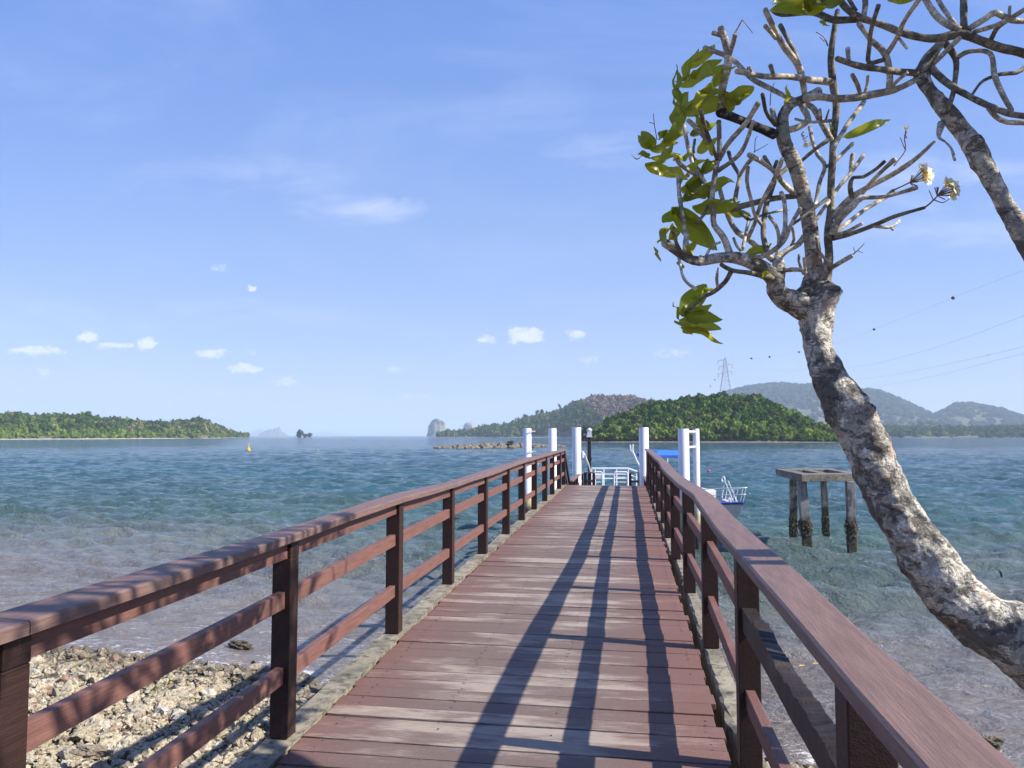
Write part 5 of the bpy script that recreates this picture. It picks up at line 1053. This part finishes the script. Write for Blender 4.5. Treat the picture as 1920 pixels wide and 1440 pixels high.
# mountains and mangrove plain on the right
MT = [(1290, 760, 2700, 500), (1330, 747, 2700, 600), (1370, 735, 2700, 700), (1400, 728, 2700, 800), (1430, 724, 2700, 900), (1470, 721, 2700, 900), (1500, 725, 2700, 900), (1530, 724, 2700, 900), (1565, 734, 2700, 850), (1600, 737, 2700, 800), (1625, 733, 2700, 800),
      (1650, 736, 2700, 800), (1680, 748, 2700, 700), (1700, 757, 2700, 650), (1730, 771, 2700, 600), (1748, 779, 2700, 600), (1765, 773, 2700, 600), (1790, 759, 2700, 700), (1820, 758, 2700, 700), (1850, 764, 2700, 700), (1880, 770, 2700, 600), (1910, 781, 2700, 600), (1960, 792, 2700, 500), (2060, 803, 2700, 400), (2300, 806, 2700, 400)]
mtF = hill('mountains', MT, 12, dryhill, 420, 90, rough=.07)
pal_mt = lambda px, t, q: 'far'
it_ = scatter(mtF, 13000, (1292, 2200), (.05, 1.1), (8, 15), pal_mt, 4, 12, (.7, 1.2)); q = np.random.default_rng(8)
it_ = [a for a in it_ if fbm([[a[0], a[1], 0]], .004, 3)[0]+(a[2]/120-.55) > -.35 or a[2] > 110 or q.random() < .12]
forest('forest', it_, PROTO3, 'blue hazed forest over the far mountain ridge', 4)
LP = [(1520, 800, 1430, 500), (1600, 797, 1420, 600), (1700, 798, 1400, 600), (1800, 798, 1380, 600), (1950, 797, 1350, 600), (2300, 797, 1300, 600)]
lpF = hill('plain', LP, 14, grassy, 200, 30, rough=.04)
forest('forest', scatter(lpF, 2300, (1522, 2200), (.01, 1.05), (6, 10), lambda px, t, q: 'mang' if t < .1 and q.random() < .5 else 'mix', 6, 12, (.8, 1.3)), PROTO2, 'low even belt of mangrove woods on the flat shore below the mountains', 6)
for i, (px, top, d, r_) in enumerate(((1728, 790, 2100, 9), (1742, 787, 2100, 11), (1754, 790, 2100, 9))):
    tall_tree(px, 802, top, d, r_, ('broad dark tree at the left of the dark clump on the plain below the mountains', 'tallest broad tree in the middle of the dark clump on the plain', 'broad dark tree at the right of the dark clump on the plain')[i], 60+i, 'dark')

# ------------------------------------------------------------------ pylon and power lines
DP = 1000.; s = DP/F; pb = P(1361, 752, DP); py0 = pb[2]; top = P(1361, 670, DP)[2]; Hh = top-py0
py_ = empty('power_pylon', tuple(pb), 'tall lattice power pylon rising behind the humped island', 'pylon'); m = MB()
def leg_at(f): return (7.2*(1-f)**1.25+1.3)*1.0
cx, cy_ = pb[0], pb[1]; prev = None; levels = [0, .12, .24, .36, .47, .57, .66, .75, .83, .91, 1.]
for f in levels:
    h = leg_at(f) if f < .99 else .5; ring_ = [np.array([cx+a*h, cy_+b*h, py0+Hh*f]) for a, b in ((-1, -1), (1, -1), (1, 1), (-1, 1))]
    for i in range(4): m.tube([ring_[i], ring_[(i+1) % 4]], .1, 4)
    if prev:
        for i in range(4): m.tube([prev[i], ring_[i]], .24, 4); m.tube([prev[i], ring_[(i+1) % 4]], .1, 4); m.tube([prev[(i+1) % 4], ring_[i]], .1, 4)
    prev = ring_
m.build('lattice', M['steel'], py_)
arms = []
for f, L in ((.93, -9), (.78, -8), (.62, -9.), (.83, 9), (.67, 8)):
    z = py0+Hh*f; e = np.array([cx+L, cy_, z+.6]); m = MB()
    for o_ in (-1.5, 1.5): m.tube([(cx, cy_+o_, z), e], .13, 4); m.tube([(cx, cy_+o_, z+2.2), e], .1, 4)
    m.tube([e, e-[0, 0, 5.]], .3, 6); m.build('cross_arm', M['steel'], py_); arms.append(e-[0, 0, 5.])
topp = np.array([cx, cy_, top]); WIRES = []
def wire(pts, r, label, n0=None):
    R = spline([tuple(p) for p in pts], 12); m = MB(); m.tube(R, r, 5); o = m.build('power_line', M['steel'], None, True); return tag(o, label, 'power line', 'power lines from the pylon')
W1p = [topp, P(1409, 672, 800), P(1443, 669, 680), P(1498, 660, 520), P(1570, 642, 410), P(1639, 617.5, 330), P(1787, 558.5, 235), P(1920, 506, 190), P(2400, 320, 120)]
wire(W1p, .02, 'topmost thin power line carrying round marker balls')
wire([arms[3], P(1480, 694, 620), P(1600, 688, 420), P(1700, 667, 320), P(1810, 633, 250), P(1920, 592, 205), P(2400, 420, 130)], .028, 'power line running next below the one with marker balls')
wire([arms[4], P(1480, 716, 620), P(1620, 709, 420), P(1730, 692, 330), P(1852, 666, 260), P(1920, 650, 230), P(2400, 540, 140)], .028, 'third power line down, with a small dark spacer near the frame edge')
wire([arms[2], P(1480, 738, 620), P(1640, 724, 420), P(1760, 703, 330), P(1920, 663, 235), P(2400, 560, 145)], .028, 'lowest power line crossing above the mountains')
wire([topp, P(1340, 712, 1120), P(1332, 724, 1200), P(1322, 738, 1300), P(1314, 748, 1380)], .03, 'power line dropping from the pylon behind the hill')
BALLS = [(1409, 672, 800, 2.0, 'marker ball nearest the pylon on the top line'), (1443, 669, 680, 2.0, 'second marker ball from the pylon'), (1498, 660, 520, 1.9, 'marker ball just left of the leaning trunk'), (1639, 617.5, 330, 2.4, 'marker ball in open sky just right of the leaning trunk'), (1787, 558.5, 235, 3.4, 'largest and highest marker ball near the right edge'), (1340, 712, 1120, 1.3, 'upper of two marker balls below left of the pylon'), (1332, 724, 1200, 1.2, 'lower of two marker balls below left of the pylon')]
for (px, py, d, r_, lb) in BALLS:
    c = P(px, py, d); r_ = r_*d/F; m = MB(); m.lathe(tuple(c), [(r_*math.sin(a), -r_*math.cos(a)) for a in np.linspace(0.001, math.pi-.001, 12)]+[], 16); m.lathe(tuple(c), [(r_*1.04, -.08*r_), (r_*1.04, .08*r_)], 16); tag(m.build('marker_ball', M['ball'], None, True), lb, 'marker ball', 'aircraft warning balls on the line')
c = P(1852, 666, 260); m = MB(); m.beam(c-[.5, 0, .05], c+[.5, 0, .05], .12, .14); tag(m.build('line_spacer', M['steel'], None), 'small grey spacer clamped on the third power line', 'spacer')

# ------------------------------------------------------------------ haze
m = MB(); m.box(-27000, 27000, -27000, 27000, -4.5, 340)
hz = mat('haze_air', lambda g: g.n('ShaderNodeOutputMaterial', None, Volume=g.n('ShaderNodeVolumePrincipled', None, Color=(.80, .88, 1., 1), Density=HAZE, Anisotropy=.2)))if False else None
def hazem(g):
    v = g.n('ShaderNodeVolumePrincipled'); v.inputs['Color'].default_value = (.72, .86, 1., 1); v.inputs['Density'].default_value = .00014; v.inputs['Anisotropy'].default_value = 0.
    o = g.n('ShaderNodeOutputMaterial'); g.t.links.new(v.outputs[0], o.inputs['Volume'])
hb = m.build('haze', mat('haze_air', hazem), None); tag(hb, 'pale sea haze hanging over the whole bay', 'haze', kind='stuff')
